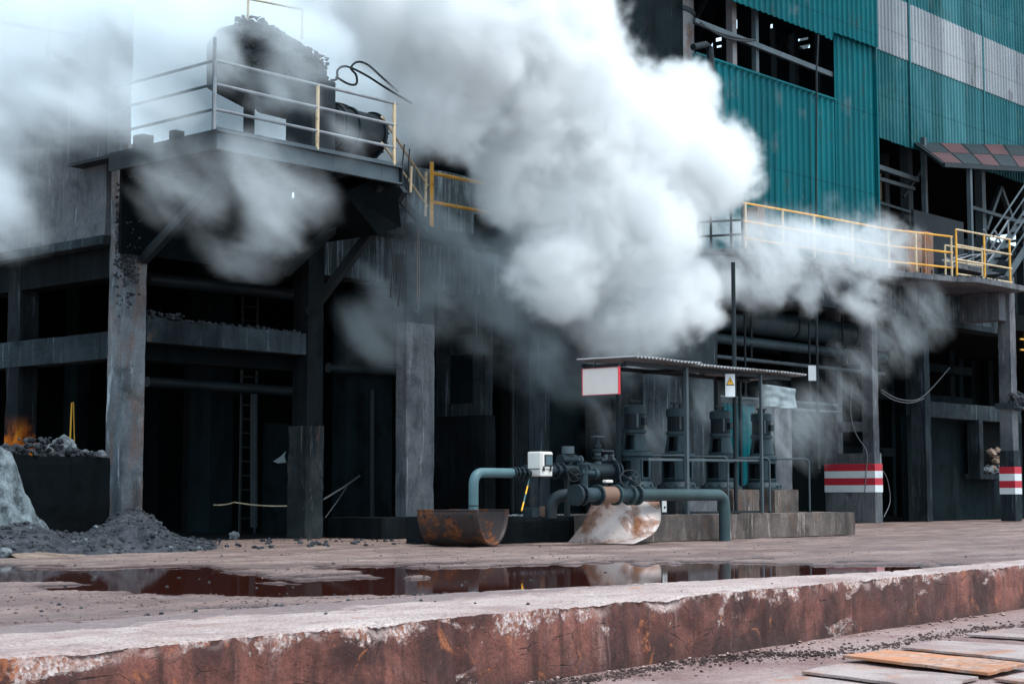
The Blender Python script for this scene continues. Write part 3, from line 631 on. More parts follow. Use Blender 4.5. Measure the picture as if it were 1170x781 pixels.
# wall behind the pumps
w1 = col(735, 821, 500, 1.6, 0, 6.2, M['conc_mid'], y0=YA-.9, name='wall', step=.25); w1['label'] = 'tall streaked concrete wall behind the pumps'
p2 = col(886, 905, 520, .6, 0, 2.9, M['conc_pale'], y0=YA-1.2, name='pier', step=.14)
col(605, 628, 520, .4, 0, 4.6, M['conc_mid'], y0=YA-.4, name='pier')
col(628, 735, 540, .3, 0, 5.2, M['soot_wall'], y0=YA+.9, name='wall', step=.4)
col(572, 600, 540, .3, 0, 5.2, M['black'], y0=YA+1.2, name='wall', step=.4)
col(905, 946, 540, .3, 0, 5.6, M['black'], y0=YA+2.6, name='wall', step=.4)
# mid deck with upper parapet wall behind the yellow rail
xd0, xd1 = onY(371, 300, YA).x, onY(566, 300, YA).x
md = beam(xd0, xd1+.3, YA-.45, YA+1.6, 5.62, 5.86, M['conc_mid'], 'floor_slab', .05)
beam(xd0, xd1+.1, YA, YA+.5, 4.75, 5.62, M['conc_fascia'], 'fascia', .05)
beam(onY(465, 230, YA+1.6).x, xd1+1.6, YA+1.6, YA+2.0, 5.6, 7.55, M['conc_fascia'], 'parapet_wall', .06)
beam(xd1, onY(870, 330, YA).x, YA+.1, YA+.6, 5.2, 6.5, M['conc_dark'], 'fascia', .05, step=.3)
# right deck: outline from the railing at a constant height
ZD = 6.67; ZR = ZD+1.1
RP = [onZ(797, 234.5, ZR), onZ(822, 233, ZR), onZ(848, 231.5, ZR), onZ(930, 246, ZR), onZ(1015, 262, ZR), onZ(1088, 270.5, ZR)]
RP2 = [onZ(1092, 262, ZR+.25), onZ(1155, 274, ZR+.25)]
for v in RP+RP2: v.z = 0
ey = [(v.x, v.y-.12) for v in RP]+[(RP[-1].x+.4, RP[-1].y-.5), (onZ(1163, 320, ZD).x, RP2[1].y-.35)]
poly = [Vector((x, y, ZD-.16)) for x, y in ey]+[Vector((ey[-1][0]+1.5, ey[-1][1], ZD-.16)), Vector((ey[-1][0]+1.5, YA+9, ZD-.16)), Vector((ey[0][0]-2, YA+9, ZD-.16)), Vector((ey[0][0]-2, ey[0][1]+1, ZD-.16))]
q = MB(); q.prism(poly, (0, 0, .16)); dk = q.build('deck_slab', M['conc_pale'], fac, bevel=.02)
m = MB(); rng = random.Random(31)
for k in range(400):
    t = rng.uniform(3.2, len(ey)-1.01); i = int(t); f = t-i; x = ey[i][0]*(1-f)+ey[i+1][0]*f; y = ey[i][1]*(1-f)+ey[i+1][1]*f
    m.rock((x, y+rng.uniform(.0, .25), ZD+.01), rng.uniform(.01, .045), rng)
m.build('debris', M['rubble'], dk)['kind'] = 'stuff'
# fascia under the right deck
f0, f1 = onY(862, 340, YA).x, onY(1141, 345, YA).x
ff = rough_box(f0, f1, YA-.05, YA+.4, 5.72, ZD-.16, .2, .02, 'fascia', M['conc_fascia'], fac, 6, .08); ff['label'] = 'black and white streaked fascia below the right deck'
rough_box(f0-.1, f1+.3, YA-.14, YA+.5, 5.58, 5.74, .2, .012, 'ledge', M['conc_mid'], fac, 6, .04)
q = MB(); xw = onY(1142, 340, YB+.2).x; q.box(xw-.25, xr0, YB+.1, YB+1.3, 5.7, ZD-.16); q.build('fascia', M['conc_pale'], fac, bevel=.02)
rough_box(f0, f1+40, YA+.4, YA+13, 5.9, 6.4, .8, .02, 'floor_slab', M['black'], fac, 6, 0)
# low concrete wall on the right deck with slab lying on it
a_, b_ = onY(1060, 300, YA+1.2), onY(1136, 300, YA+1.2)
rough_box(a_.x, b_.x, YA+1.2, YA+1.6, ZD, ZD+.95, .14, .02, 'deck_wall', M['conc_mid'], fac, 6, .06)
rough_box(a_.x+.6, b_.x+.4, YA+.9, YA+2.4, ZD+.96, ZD+1.08, .14, .03, 'broken_slab', M['conc_pale'], fac, 6, .08)

# ================================================================ teal clad tower
YT = 24.5
tower = thing('corrugated_building', 'bright teal corrugated tower with a long torn open window strip', 'building', (onY(793, 200, YT).x, YT, ZD))
def corr(x0, x1, y, ztop, zbot, pitch, depth, name, mat, parent, face=-1, jag=.05, seed=0):
    """vertical trapezoid corrugation between two height functions"""
    m = MB(); prof = [(0, 0), (.30, 0), (.42, 1), (.68, 1), (.80, 0)]; x = x0; pts = []
    rng = random.Random(seed); k = 0; jz = 0
    while x < x1:
        if k % 4 == 0: jz = rng.uniform(-jag, jag)
        for t, d in prof: pts.append((x+t*pitch, y+face*d*depth, jz))
        x += pitch; k += 1
    pts = [p for p in pts if p[0] <= x1]
    for px_, py_, j in pts:
        for s in (0, 1): m.v.append((px_, py_, (zbot(px_)+j if s == 0 else ztop(px_))))
    for i in range(len(pts)-1): a = 2*i; m.f.append((a, a+2, a+3, a+1))
    return m.build(name, mat, parent, solid=.012)
tx0, tx1 = onY(793, 200, YT).x, onY(998.5, 150, YT).x
zw0 = onY(793, 62, YT).z; zw1 = onY(953, 50, YT).z  # opening bottom / top
zwb = (onY(793, 62, YT).z+onY(953, 114, YT).z)/2; zwt = onY(953, 50, YT).z
xw1 = onY(953, 80, YT).x
ZTOP = 19.0
corr(tx0, xw1, YT, lambda x: zwb, lambda x: ZD-.1, .30, .055, 'cladding_panel', M['teal'], tower, jag=0)
corr(xw1, tx1, YT, lambda x: ZTOP, lambda x: ZD-.1, .30, .055, 'cladding_panel', M['teal'], tower, jag=0, seed=2)
corr(tx0-.2, tx1+.02, YT-.14, lambda x: ZTOP, lambda x: zwt+.02+(0 if x < xw1-.3 else .25), .27, .05, 'cladding_panel', M['teal'], tower, jag=.02, seed=5)
# closed side of the tower and the rest of its box
q = MB(); q.box(tx1, tx1+.08, YT-.12, YT+.4, ZD, ZTOP); q.build('corner_flashing', M['teal'], tower)
HX = []
for (a, b, c, d) in ((836.5, 842, 22, 34), (817, 824, 42, 48), (818, 824, 51, 55), (879.5, 882.5, 27, 46), (879.8, 882.3, 48, 56), (879.8, 882.3, 59, 63), (909, 923, 42, 48), (913, 925, 50, 57), (811.5, 814, 48, 56)):
    p, q_ = onX(a, d, tx1), onX(b, c, tx1); HX.append((min(p.y, q_.y), max(p.y, q_.y), min(p.z, q_.z), max(p.z, q_.z)))
def side_holes(x, y0, y1, z0, z1, holes, name, mat, parent):
    cy = sorted(set([y0, y1]+[h for q in holes for h in q[:2]])); cz = sorted(set([z0, z1]+[h for q in holes for h in q[2:]])); m = MB()
    for i in range(len(cy)-1):
        for j in range(len(cz)-1):
            my, mz = (cy[i]+cy[i+1])/2, (cz[j]+cz[j+1])/2
            if any(h[0] < my < h[1] and h[2] < mz < h[3] for h in holes): continue
            m.box(x, x+.05, cy[i], cy[i+1], cz[j], cz[j+1])
    return m.build(name, mat, parent)
side_holes(tx1+.01, YT+.4, YT+9, ZD, ZTOP, HX, 'side_wall', M['soot_wall'], tower)['label'] = 'inner side wall with torn gaps letting daylight in'
q = MB(); q.box(tx0-8, tx0, YT+.3, YT+.45, ZD, ZTOP); q.build('side_wall', M['soot_wall'], tower)
# back wall of the tower hall with gaps to the sky
def wall_holes(x0, x1, y, z0, z1, holes, name, mat, parent):
    cx = sorted(set([x0, x1]+[h[0] for h in holes]+[h[1] for h in holes])); cz = sorted(set([z0, z1]+[h[2] for h in holes]+[h[3] for h in holes]))
    m = MB()
    for i in range(len(cx)-1):
        for j in range(len(cz)-1):
            mx, mz = (cx[i]+cx[i+1])/2, (cz[j]+cz[j+1])/2
            if any(h[0] < mx < h[1] and h[2] < mz < h[3] for h in holes): continue
            m.box(cx[i], cx[i+1], y, y+.05, cz[j], cz[j+1])
    return m.build(name, mat, parent)
YH = YT+9
def hole(a, b, c, d): p, q_ = onY(a, d, YH), onY(b, c, YH); return (p.x, q_.x, min(p.z, q_.z), max(p.z, q_.z))
HL = [hole(837, 842, 22, 34), hole(818, 824, 43, 51), hole(880, 882.5, 27, 47), hole(880, 882, 50, 62), hole(911, 922, 43, 50), hole(914, 926, 51, 58), hole(812, 814, 48, 56)]
wall_holes(tx0-4, tx1+.05, YH, ZD, ZTOP, [], 'back_wall', M['soot_wall'], tower)
q = MB(); q.box(tx0-4, tx1, YT+.4, YH, ZTOP-1.5, ZTOP-1.3); q.build('roof', M['soot_wall'], tower)
# posts, rails and braces in the opening
def vpost(px, yy, w, z0, z1, mat, name='window_post'):
    x = onY(px, 60, yy).x; q = MB(); q.bar((x, yy, z0), (x, yy, z1), w, w); return q.build(name, mat, tower)
vpost(836, YT+.3, .2, zwb-.6, zwt+.6, M['silo']); vpost(863, YT+.25, .14, zwb-.4, zwt+.6, M['steel_grey'])
vpost(907, YT+1.5, .2, zwb-.6, zwt+.6, M['steel_dark']); vpost(884, YT+1.6, .12, zwb-.6, zwt+.6, M['steel_dark'])
vpost(925, YT+3, .16, zwb-.6, zwt+.6, M['steel_dark']); vpost(935, YT+.9, .16, zwb-.6, zwt+.6, M['steel_dark'])
q = MB(); q.bar(onY(793, 24, YT+.1), onY(956, 88, YT+.1), .1, .14); q.build('window_rail', M['steel_grey'], tower)
q = MB(); q.tube(sag(onY(800, 26, YT+.05), onY(862, 46, YT+.05), .18), .03, 6); q.tube(sag(onY(793, 25, YT+.05), onY(862, 46, YT+.05), .1), .03, 6); q.build('loose_cable', M['rail_black'], tower)
for z in (.25, .6): 
    q = MB(); q.bar((tx0, YT+1.2, zwb+z-.3), (xw1, YT+1.2, zwb+z-.3), .05, .05); q.build('guard_rail', M['steel_grey'], tower)
q = MB(); 
for px in (820, 850, 872, 893, 915, 938): x = onY(px, 60, YT+1.2).x; q.bar((x, YT+1.2, zwb-.6), (x, YT+1.2, zwb+.35), .05, .05)
q.build('guard_post', M['steel_grey'], tower)
def brace(a, b, yy, w=.1, mat=None, parent=tower, name='brace'):
    q = MB(); q.bar(onY(*a, yy), onY(*b, yy), w, w); return q.build(name, mat or M['steel_dark'], parent)
brace((806, 0), (793, 26), YT+1.5, .12); brace((822, 12), (800, 56), YT+3.5, .35, M['conc_dark'])
brace((886, 30), (908, 70), YT+2.5, .1); brace((905, 34), (886, 58), YT+2.5, .1); brace((886, 78), (908, 78), YT+2.5, .14)
brace((922, 44), (914, 58), YT+3.6, .25, M['steel_grey'])
q = MB(); x = onY(887, 55, YT+3.8).x; q.box(x, x+1.6, YT+3.8, YT+4.0, zwb-1, zwt-.1); q.build('inner_panel', M['conc_dark'], tower)
q = MB(); q.tube([onY(935, 40, YT-.25), onY(933, 80, YT-.25), onY(932.5, 246, YT-.25)], .028, 8); q.build('downpipe', M['steel_dark'], tower)
q = MB(); q.tube([onY(792, 54, YT-.3), onY(806, 51, YT-.3), onY(811, 55, YT-.3), onY(815, 105, YT-.3), onY(817, 150, YT-.3)], .09, 10); q.build('bent_pipe', M['steel_dark'], tower)
q = MB(); q.bar((tx0, YT-.08, zwb+.0), (xw1, YT-.08, zwb+.0), .03, .05); q.build('sill_trim', M['teal'], tower)

# ================================================================ white banded building to the right
YW = 28.0
wb = thing('corrugated_building', 'faded teal corrugated building with a broad white band and open lower bays', 'building', (onY(1000, 160, YW).x, YW, ZD))
wx0, wx1 = onY(985, 100, YW).x, onY(1330, 200, YW).x
zb = lambda px, py: onY(px, py, YW).z
z_bot = zb(1005, 158); z_b1 = zb(998, 50); z_b2 = zb(1052, 8)
z_b1 = (zb(998, 50)+zb(1170, 125))/2; z_b2 = (zb(1036, 0)+zb(1170, 68))/2
corr(wx0, wx1, YW, lambda x: z_b1, lambda x: z_bot, .24, .05, 'cladding_panel', M['teal_old'], wb, jag=.03)
corr(wx0, wx1, YW-.03, lambda x: z_b2, lambda x: z_b1-.03, .24, .05, 'cladding_panel', M['white_sheet'], wb, jag=.0)['label'] = 'white band of sheets'
corr(wx0, wx1, YW-.0, lambda x: 22.0, lambda x: z_b2-.02, .24, .05, 'cladding_panel', M['teal_old'], wb, jag=.0)
for px in (1041, 1125):
    q = MB(); x = onY(px, 120, YW-.1).x; q.box(x-.05, x+.05, YW-.115, YW-.09, z_bot, 21); q.build('joint_strip', M['teal_old'], wb)
q = MB(); q.box(wx0, wx1+70, YW+10, YW+10.2, ZD-1, z_bot+.8); q.build('back_wall', M['soot_wall'], wb)
q = MB(); q.box(wx0, wx1, YW+.3, YW+10, z_bot+.5, z_bot+.8); q.build('ceiling', M['black'], wb)
q = MB(); q.box(wx0-3, wx1+60, YW-4.3, YW+10, ZD-.45, ZD-.18); q.build('floor', M['conc_dark'], wb)
def wpost(px, yy, w, mat, name='column', z1=None):
    x = onY(px, 220, yy).x; q = MB(); q.bar((x, yy, ZD-.2), (x, yy, z1 or z_bot+.3), w, w); return q.build(name, mat, wb)
wpost(1036, YW+.4, .32, M['steel_dark']); wpost(1056.5, YW-.5, .16, M['steel_grey']); wpost(1120, YW+.2, .3, M['steel_grey']); wpost(1108, YW-.2, .13, M['pipe_teal'])
wpost(1165, YW+1.6, .3, M['steel_dark']); wpost(1010, YW+2, .3, M['steel_dark'])
def wbar(a, b, yy, w, mat, name='brace'): q = MB(); q.bar(onY(*a, yy), onY(*b, yy), w, w); return q.build(name, mat, wb)
wbar((1000, 190), (1048, 206), YW-.3, .16, M['steel_grey'], 'pipe'); wbar((1000, 203), (1044, 216), YW-.2, .12, M['steel_grey'], 'pipe')
wbar((1000, 230), (1042, 243), YW+.2, .08, M['steel_grey'], 'rail')
wbar((1143, 214), (1126, 262), YW+.8, .16, M['steel_grey']); wbar((1143, 214), (1160, 262), YW+.8, .16, M['steel_grey']); wbar((1110, 237), (1172, 256), YW-.2, .12, M['steel_grey'])
wbar((1056, 190), (1032, 225), YW+.2, .09, M['steel_dark'])
q = MB(); a = onY(1044, 246, YW-.9); b = onY(1101, 262, YW-.9); q.box(a.x, b.x, YW-.9, YW-.8, ZD, a.z+.2); q.build('dado_panel', M['steel_dark'], wb)
q = MB(); a = onY(1001, 197, YW+2); q.box(a.x, a.x+.8, YW+2, YW+2.05, a.z-1, a.z); q.build('cream_board', M['rail_fade'], wb)  # board in faded cream paint
q = MB(); a = onY(1062, 173, YW-.05); b = onY(1102, 190, YW-.05)

# canopy roof in front of it
can = thing('canopy', 'sloping canopy roof with faded red and dark panels on steel posts', 'canopy', (onY(1050, 200, YW-1).x, YW-1, ZD))
cy0 = YW-3.2; A = onY(1046, 163, YW-.1); B = onY(1250, 168, YW-.1); Cc = onY(1078, 186, cy0); zc = Cc.z; D_ = onY(1255, 197, cy0)
A2, B2, C2, D2 = A, B, Cc, D_
n = 9
for i in range(n):
    for j in range(2):
        u0, u1 = i/n+.006, (i+1)/n-.006; v0, v1 = j/2+.02, (j+1)/2-.02
        P = [A2.lerp(B2, u).lerp(C2.lerp(D2, u), v) for u, v in ((u0, v0), (u1, v0), (u1, v1), (u0, v1))]
        q = MB(); q.prism(P, (0, 0, .02)); q.build('roof_panel', M['slope_red'] if (i+j) % 2 else M['steel_dark'], can)
q = MB()
for i in range(n+1): q.bar(A2.lerp(B2, i/n)-Vector((0,0,.06)), C2.lerp(D2, i/n)-Vector((0,0,.06)), .07, .1)
for v in (0, .5, 1): q.bar(A2.lerp(C2, v)-Vector((0,0,.07)), B2.lerp(D2, v)-Vector((0,0,.07)), .1, .14)
q.build('roof_frame', M['steel_dark'], can)
for k in (0, 1, 2):
    p = C2.lerp(D2, .16+.36*k); q = MB(); q.bar((p.x, p.y+.1, ZD), (p.x, p.y+.1, p.z-.1), .14, .14); q.build('post', M['steel_grey'], can)

# ================================================================ rusty silo behind the steam
silo = thing('steel_silo', 'tall sooty brown steel silo beside the teal tower', 'silo', (onY(735, 60, 26).x, 26, ZD))
c = onY(742, 60, 26); rs = 51*proj(c)[2]/F_PX
q = MB(); q.lathe((c.x, 26, 0), [(ZD, rs), (20, rs)], 48); q.build('shell', M['silo'], silo, smooth=True)
q = MB()
for z in (9.5, 11.5, 13.2, 15.2): q.lathe((c.x, 26, 0), [(z, rs), (z, rs+.04), (z+.12, rs+.04), (z+.12, rs)], 48)
q.build('band', M['steel_dark'], silo, smooth=True)
# ================================================================ railings
def railing(name, label, base, h, fr, post_at, r, mat, cat='railing', group=None, midmat=None, postmat=None):
    """base: floor points; fr: rail heights as fractions; post_at: parameters along base (0..n-1)"""
    base = [Vector(b) for b in base]
    t = thing(name, label, cat, base[0], group)
    def at(u): i = min(int(u), len(base)-2); return base[i].lerp(base[i+1], u-i)
    for iu, u in enumerate(post_at):
        p = at(u); q = MB(); q.tube([p, p+Vector((0,0,h))], r*1.15, 8); q.build('post', postmat or mat, t, smooth=True)
    for k, f in enumerate(fr):
        q = MB(); q.tube([p+Vector((0,0,h*f)) for p in base], r, 8); q.build('rail', (midmat or mat) if k == 1 else mat, t, smooth=True)
    return t
def z_(v, z): return Vector((v.x, v.y, z))
R0 = [z_(v, ZD) for v in RP]
railing('safety_railing', 'black railing at the curved left end of the right deck', R0[:3], 1.1, (1, .62, .30), (0, .6, 1.5, 2), .028, M['rail_black'])
railing('safety_railing', 'long yellow railing along the right deck fading into steam', R0[2:], 1.1, (1, .6, .22), (0.04, .55, 1, 1.5, 2, 2.42, 2.98), .028, M['rail_yellow'], midmat=M['rail_yellow'], postmat=M['rail_fade'])
R2 = [z_(v, ZD+.05) for v in RP2]
railing('safety_railing', 'faded cream railing gate section standing taller at the right end of the deck', R2, 1.3, (1, .67, .36, .05), (0, .5, .97), .028, M['rail_fade'], postmat=M['rail_yellow'])
# short return railing behind it
a = R2[0]+Vector((1.3, 1.0, 0)); b = R2[1]+Vector((.2, 1.0, 0))
railing('safety_railing', 'short faded railing behind the taller gate section beside the stair', [a, b], 1.1, (1, .6), (0, 1), .025, M['rail_fade'])

# stair at the right end going up behind
st = thing('steel_stair', 'steel stair with sloping pale handrails at the right end of the deck', 'stair', (onY(1150, 310, YB).x, YB+.4, ZD))
sa, sb = onY(1150, 318, YB+.5), onY(1200, 240, YB+.5)
for dy in (0, .8):
    q = MB(); q.bar(sa+Vector((0,dy,0)), sb+Vector((0,dy,0)), .06, .22); q.build('stringer', M['steel_grey'], st)
    q = MB(); q.tube([sa+Vector((0,dy,.9)), sb+Vector((0,dy,.9))], .028, 8); q.tube([sa+Vector((0,dy,.5)), sb+Vector((0,dy,.5))], .022, 8); q.build('handrail', M['steel_grey'], st)
for i in range(8):
    p = sa.lerp(sb, (i+.5)/8); q = MB(); q.box(p.x-.14, p.x+.14, p.y, p.y+.8, p.z-.02, p.z+.02); q.build('tread', M['steel_dark'], st)
# short ladder-like stair with tripod bars left of it
lad = thing('steel_ladder', 'pale leaning frame of thin bars behind the gate railing', 'ladder', (onY(1125, 300, YA+.6).x, YA+.6, ZD))
for aa, bb in (((1133, 282), (1152, 252)), ((1152, 252), (1152, 285)), ((1124, 262), (1140, 290)), ((1137, 264), (1148, 286)), ((1128, 300), (1152, 268))):
    q = MB(); q.tube([onY(*aa, YA+.8), onY(*bb, YA+.8)], .03, 7); q.build('bar', M['rail_grey'], lad)

# rusty cabinets and planks behind the long railing
def cab(pxa, pxb, pyt, yy, dep, mat, label, grp='rusty cabinets on the right deck'):
    a, b = onY(pxa, pyt, yy), onY(pxb, pyt, yy); t = thing('steel_cabinet', label, 'cabinet', (a.x, yy, ZD), grp)
    q = MB(); q.box(a.x, b.x, yy, yy+dep, ZD, a.z); q.build('body', mat, t, bevel=.015)
    q = MB(); q.box(a.x+.06, b.x-.06, yy-.02, yy, ZD+.12, a.z-.08); q.build('door', M['rust_brown'], t, bevel=.006)
    q = MB(); q.box(b.x-.2, b.x-.16, yy-.05, yy-.02, ZD+.6, ZD+.75); q.build('handle', M['steel_dark'], t)
cab(866, 874, 236, YA+1.3, .7, M['rust_brown'], 'rust red narrow cabinet just right of the black deck railing')
cab(1036, 1053, 262, YA+1.0, .5, M['rust_brown'], 'tall rust brown cabinet behind the long yellow railing')
cab(1057, 1066, 264, YA+1.0, .4, M['orange'], 'narrow bright rust orange cabinet beside the low deck wall')
# scrap bars on the broken slab
def junk(name, label, c, n, L, seed, mat, cat='scrap'):
    rng = random.Random(seed); m = MB()
    for _ in range(n):
        p = Vector(c)+Vector((rng.uniform(-1.2, 1.2), rng.uniform(-.3, .5), rng.uniform(0, .12))); a = rng.uniform(-.6, .6); d = Vector((math.cos(a), math.sin(a), rng.uniform(-.15, .35)))*rng.uniform(.3, L)
        m.tube([p, p+d*.5+Vector((0,0,rng.uniform(-.05,.08))), p+d], rng.uniform(.01, .025), 6)
    return tag(m.build(name, mat), label, cat, kind='stuff')
junk('scrap_bars', 'tangle of thin steel scrap bars on the broken slab', (a_.x+2.0, YA+1.2, ZD+1.15), 26, 1.5, 3, M['rail_grey'])

# ================================================================ left platform with its railing
YP = 20.0; ZP = onY(243, 148, YP).z; xp0 = onY(245, 148, YP).x; xp1 = onY(456, 188, YP).x
pl = thing('steel_platform', 'projecting sooty steel platform on diagonal struts at the upper left', 'platform', (xp0, YP, ZP))
q = MB(); q.box(xp0, xp1, YP+.06, YA+1.2, ZP-.06, ZP-.01); q.build('deck', M['steel_dark'], pl)
q = MB(); q.box(xp0, xp1, YP, YP+.03, ZP-.30, ZP+.06); q.box(xp0, xp1, YP-.07, YP, ZP-.30, ZP-.275); q.box(xp0, xp1, YP-.07, YP, ZP-.02, ZP+.005); q.build('edge_beam', M['steel_grey'], pl)
q = MB(); q.box(xp0-.03, xp0, YP-.07, YA, ZP-.30, ZP+.0); q.build('edge_beam', M['steel_dark'], pl)
q = MB(); q.box(xp1, xp1+.03, YP-.07, YA, ZP-.30, ZP+.0); q.build('edge_beam', M['steel_dark'], pl)
for x in (xp0+.9, xp0+1.8, xp0+2.8):
    q = MB(); q.box(x, x+.1, YP+.1, YA, ZP-.28, ZP-.07); q.build('joist', M['steel_dark'], pl)
for x, zt in ((xC1-.1, 4.6), (xC2-.0, 4.0), (xp1-.2, 4.7)):
    q = MB(); q.bar((x, YA-.03, zt), (x, YP+.25, ZP-.3), .12, .16); q.build('diagonal_strut', M['steel_dark'], pl)
q = MB(); q.box(xp0+.2, xp1-.1, YA-.06, YA+.02, ZP-1.6, ZP-.07); q.build('soot_apron', M['black'], pl)
# small upstands on the left edge
q = MB(); q.box(xp0-.02, xp0+.16, YP+.95, YP+1.1, ZP, ZP+.14); q.build('stub', M['steel_dark'], pl)
q = MB(); q.box(xp0-.02, xp0+.2, YP+1.8, YP+2.05, ZP, ZP+.2); q.build('stub', M['steel_dark'], pl)
# triangular wing at the right end
q = MB(); q.prism([(xp1, YP+.1, ZP-.05), (xp1+.55, YP+.5, ZP-.9), (xp1, YP+.5, ZP-1.1), (xp1-.9, YP+.4, ZP-.5)], (0, 1.6, 0)); q.build('side_plate', M['black'], pl)
hgt = 1.08
A0 = Vector((xp0+.01, YP+.02, ZP)); AL = Vector((xp0+.01, YA-.1, ZP)); AR = Vector((xp1-.05, YP+.02, ZP))
Am = A0.lerp(AR, .54)
rl = railing('safety_railing', 'pale grey three rail corner railing of the upper left platform', [A0, Am, AR], hgt, (1, .66, .30), (0, 1, 1.97), .026, M['rail_grey'], postmat=M['rail_fade'])
rl.children[0].active_material = M['rail_grey']
for f in (1, .66, .30):
    q = MB(); q.tube([A0+Vector((0,0,hgt*f)), AL+Vector((0,0,hgt*f))], .024, 8); q.build('rail', M['steel_grey'], rl, smooth=True)
q = MB(); q.tube([A0+Vector((0,.02,0)), A0+Vector((0,.02,hgt*1.33))], .028, 8); q.build('post', M['steel_grey'], rl, smooth=True)
# steps down to the mid deck
zmd = 5.86
s2 = thing('steel_stair', 'short dark steel stair dropping from the upper left platform to the yellow rail', 'stair', (xp1, YP+.6, zmd))
pa, pb = Vector((xp1+.02, YP+.5, ZP)), onY(488, 262, YA-.5)
for dy in (0, .7):
    q = MB(); q.bar(pa+Vector((0,dy,-.05)), pb+Vector((0,dy*.5,0)), .04, .18); q.build('stringer', M['steel_dark'], s2)
for i in range(4):
    p = pa.lerp(pb, (i+.5)/4); q = MB(); q.box(p.x-.12, p.x+.12, p.y, p.y+.6, p.z-.02, p.z+.01); q.build('tread', M['steel_dark'], s2)
q = MB(); q.tube([pa+Vector((.05,0,.95)), pb+Vector((0,0,.85))], .022, 8); q.tube([pa+Vector((.05,0,.5)), pb+Vector((0,0,.45))], .02, 8); q.tube([onY(470, 190, YP+.8), onY(469, 220, YP+.8)], .025, 8); q.tube([onY(487, 196, YA-.6), onY(486, 247, YA-.6)], .025, 8)
q.build('handrail', M['rail_fade'], s2, smooth=True)
# yellow railing on the mid deck
yb = YA-.42
railing('safety_railing', 'short bright yellow two rail railing on the middle deck beside the big steam cloud', [z_(onY(493, 270, yb), 5.87), z_(onY(600, 270, yb), 5.87)], 1.25, (.83, .38), (0, .98), .034, M['rail_yellow'])

# machinery on the left platform ------------------------------------------------
mc = thing('valve_machine', 'black round bodied valve machine with handwheel on the upper left platform', 'machine', onY(395, 175, YP+.9))
yc = YP+1.0
cx = onY(398, 150, yc); rr = 27*proj(cx)[2]/F_PX
q = MB(); q.tube([cx+Vector((-.45, 0, 0)), cx+Vector((.52, 0, 0))], rr*.93, 36); q.build('drum', M['steel_dark'], mc, smooth=True)
for dx in (-.4, -.1, .5):
    q = MB(); q.tube([cx+Vector((dx, 0, 0)), cx+Vector((dx+.05, 0, 0))], rr*1.04, 36); q.build('flange', M['pump_black'], mc, smooth=True)
q = MB(); q.tube([cx+Vector((.55, 0, 0)), cx+Vector((.66, 0, 0))], [rr*.9, rr*.55], 30); q.build('end_cover', M['steel_dark'], mc, smooth=True)
for i in range(14):
    aa = i*math.pi*2/14; p = cx+Vector((.55, math.cos(aa)*rr*.96, math.sin(aa)*rr*.96)); q = MB(); q.cyl(p, p+Vector((.05,0,0)), .02, 6); q.build('bolt', M['steel_grey'], mc)
q = MB(); q.box(cx.x-.7, cx.x+.75, yc-.35, yc+.35, ZP, ZP+.12); q.build('base_frame', M['rust_brown'], mc, bevel=.01)
hb = onY(387, 120, yc-.1)
q = MB(); q.tube([z_(hb, cx.z+rr*.7), hb], .028, 10); q.build('stem', M['rail_black'], mc)
def wheel(mb, c, r, ax, rt=.014, spokes=3, n=26):
    ax = Vector(ax).normalized(); u = ax.orthogonal().normalized(); w = ax.cross(u)
    pts = [Vector(c)+(u*math.cos(i*6.2832/n)+w*math.sin(i*6.2832/n))*r for i in range(n)]
    rings = []; 
    for i in range(n): mb.tube([pts[i], pts[(i+1) % n]], rt, 7)
    for k in range(spokes): p = Vector(c)+(u*math.cos(k*6.2832/spokes)+w*math.sin(k*6.2832/spokes))*r; mb.tube([Vector(c), p], rt*.8, 6)
    mb.cyl(Vector(c)-ax*.02, Vector(c)+ax*.03, r*.16, 10)
q = MB(); wheel(q, hb, .17, (0.1, -.15, 1)); q.build('handwheel', M['rail_black'], mc, smooth=True)
q = MB(); a = onY(372, 100, yc); q.box(a.x-.55, a.x-.02, yc-.3, yc+.4, ZP+.1, a.z+.05); q.build('gear_case', M['steel_dark'], mc, bevel=.04)
q = MB(); a = onY(368, 90, yc); q.lathe((a.x-.05, yc, 0), [(a.z-.3, .0), (a.z-.3, .17), (a.z-.05, .17), (a.z+.0, .12), (a.z+.12, .12), (a.z+.14, 0)], 20); q.build('oil_pot', M['pump_black'], mc, smooth=True)
q = MB(); q.tube([onY(368, 95, yc-.3), onY(373, 100, yc-.35), onY(374, 118, yc-.35), onY(372, 128, yc-.3)], .012, 6); q.tube([onY(362, 96, yc-.3), onY(367, 105, yc-.35), onY(368, 128, yc-.3)], .012, 6); q.build('feed_line', M['rail_black'], mc)
# sooty mass behind: hoist housing raised on a frame
hh = thing('hoist_housing', 'black soot caked hoist housing half hidden in steam above the platform', 'machine', onY(320, 130, YP+2.6))
yh = YP+2.4
def hp(px, py, d=0): return onY(px, py, yh+d)
q = MB(); q.prism([hp(272, 92), hp(272, 40), hp(285, 22), hp(310, 28), hp(345, 48), hp(372, 72), hp(372, 110), hp(320, 118)], (0, .9, 0)); hbod = q.build('body', M['steel_dark'], hh, bevel=.05)
rng = random.Random(6); m = MB()
for k in range(520):
    u = rng.random(); px = 270+104*u; py = 24+48*max(0, (u-.25))/.75+(rng.uniform(-5, 9) if k % 2 else rng.uniform(0, 60)*(1-u*.4)); p = hp(px, py, rng.uniform(-.07, .02) if not k % 2 else rng.uniform(-.05, .6)); m.rock(p, rng.uniform(.012, .055), rng)
m.build('soot_crust', M['steel_dark'], hh)['kind'] = 'stuff'
for px in (285, 335, 362):
    q = MB(); p = hp(px, 100, .3); q.bar((p.x, p.y, ZP-.1), (p.x, p.y, p.z), .14, .14); q.build('leg', M['steel_dark'], hh)
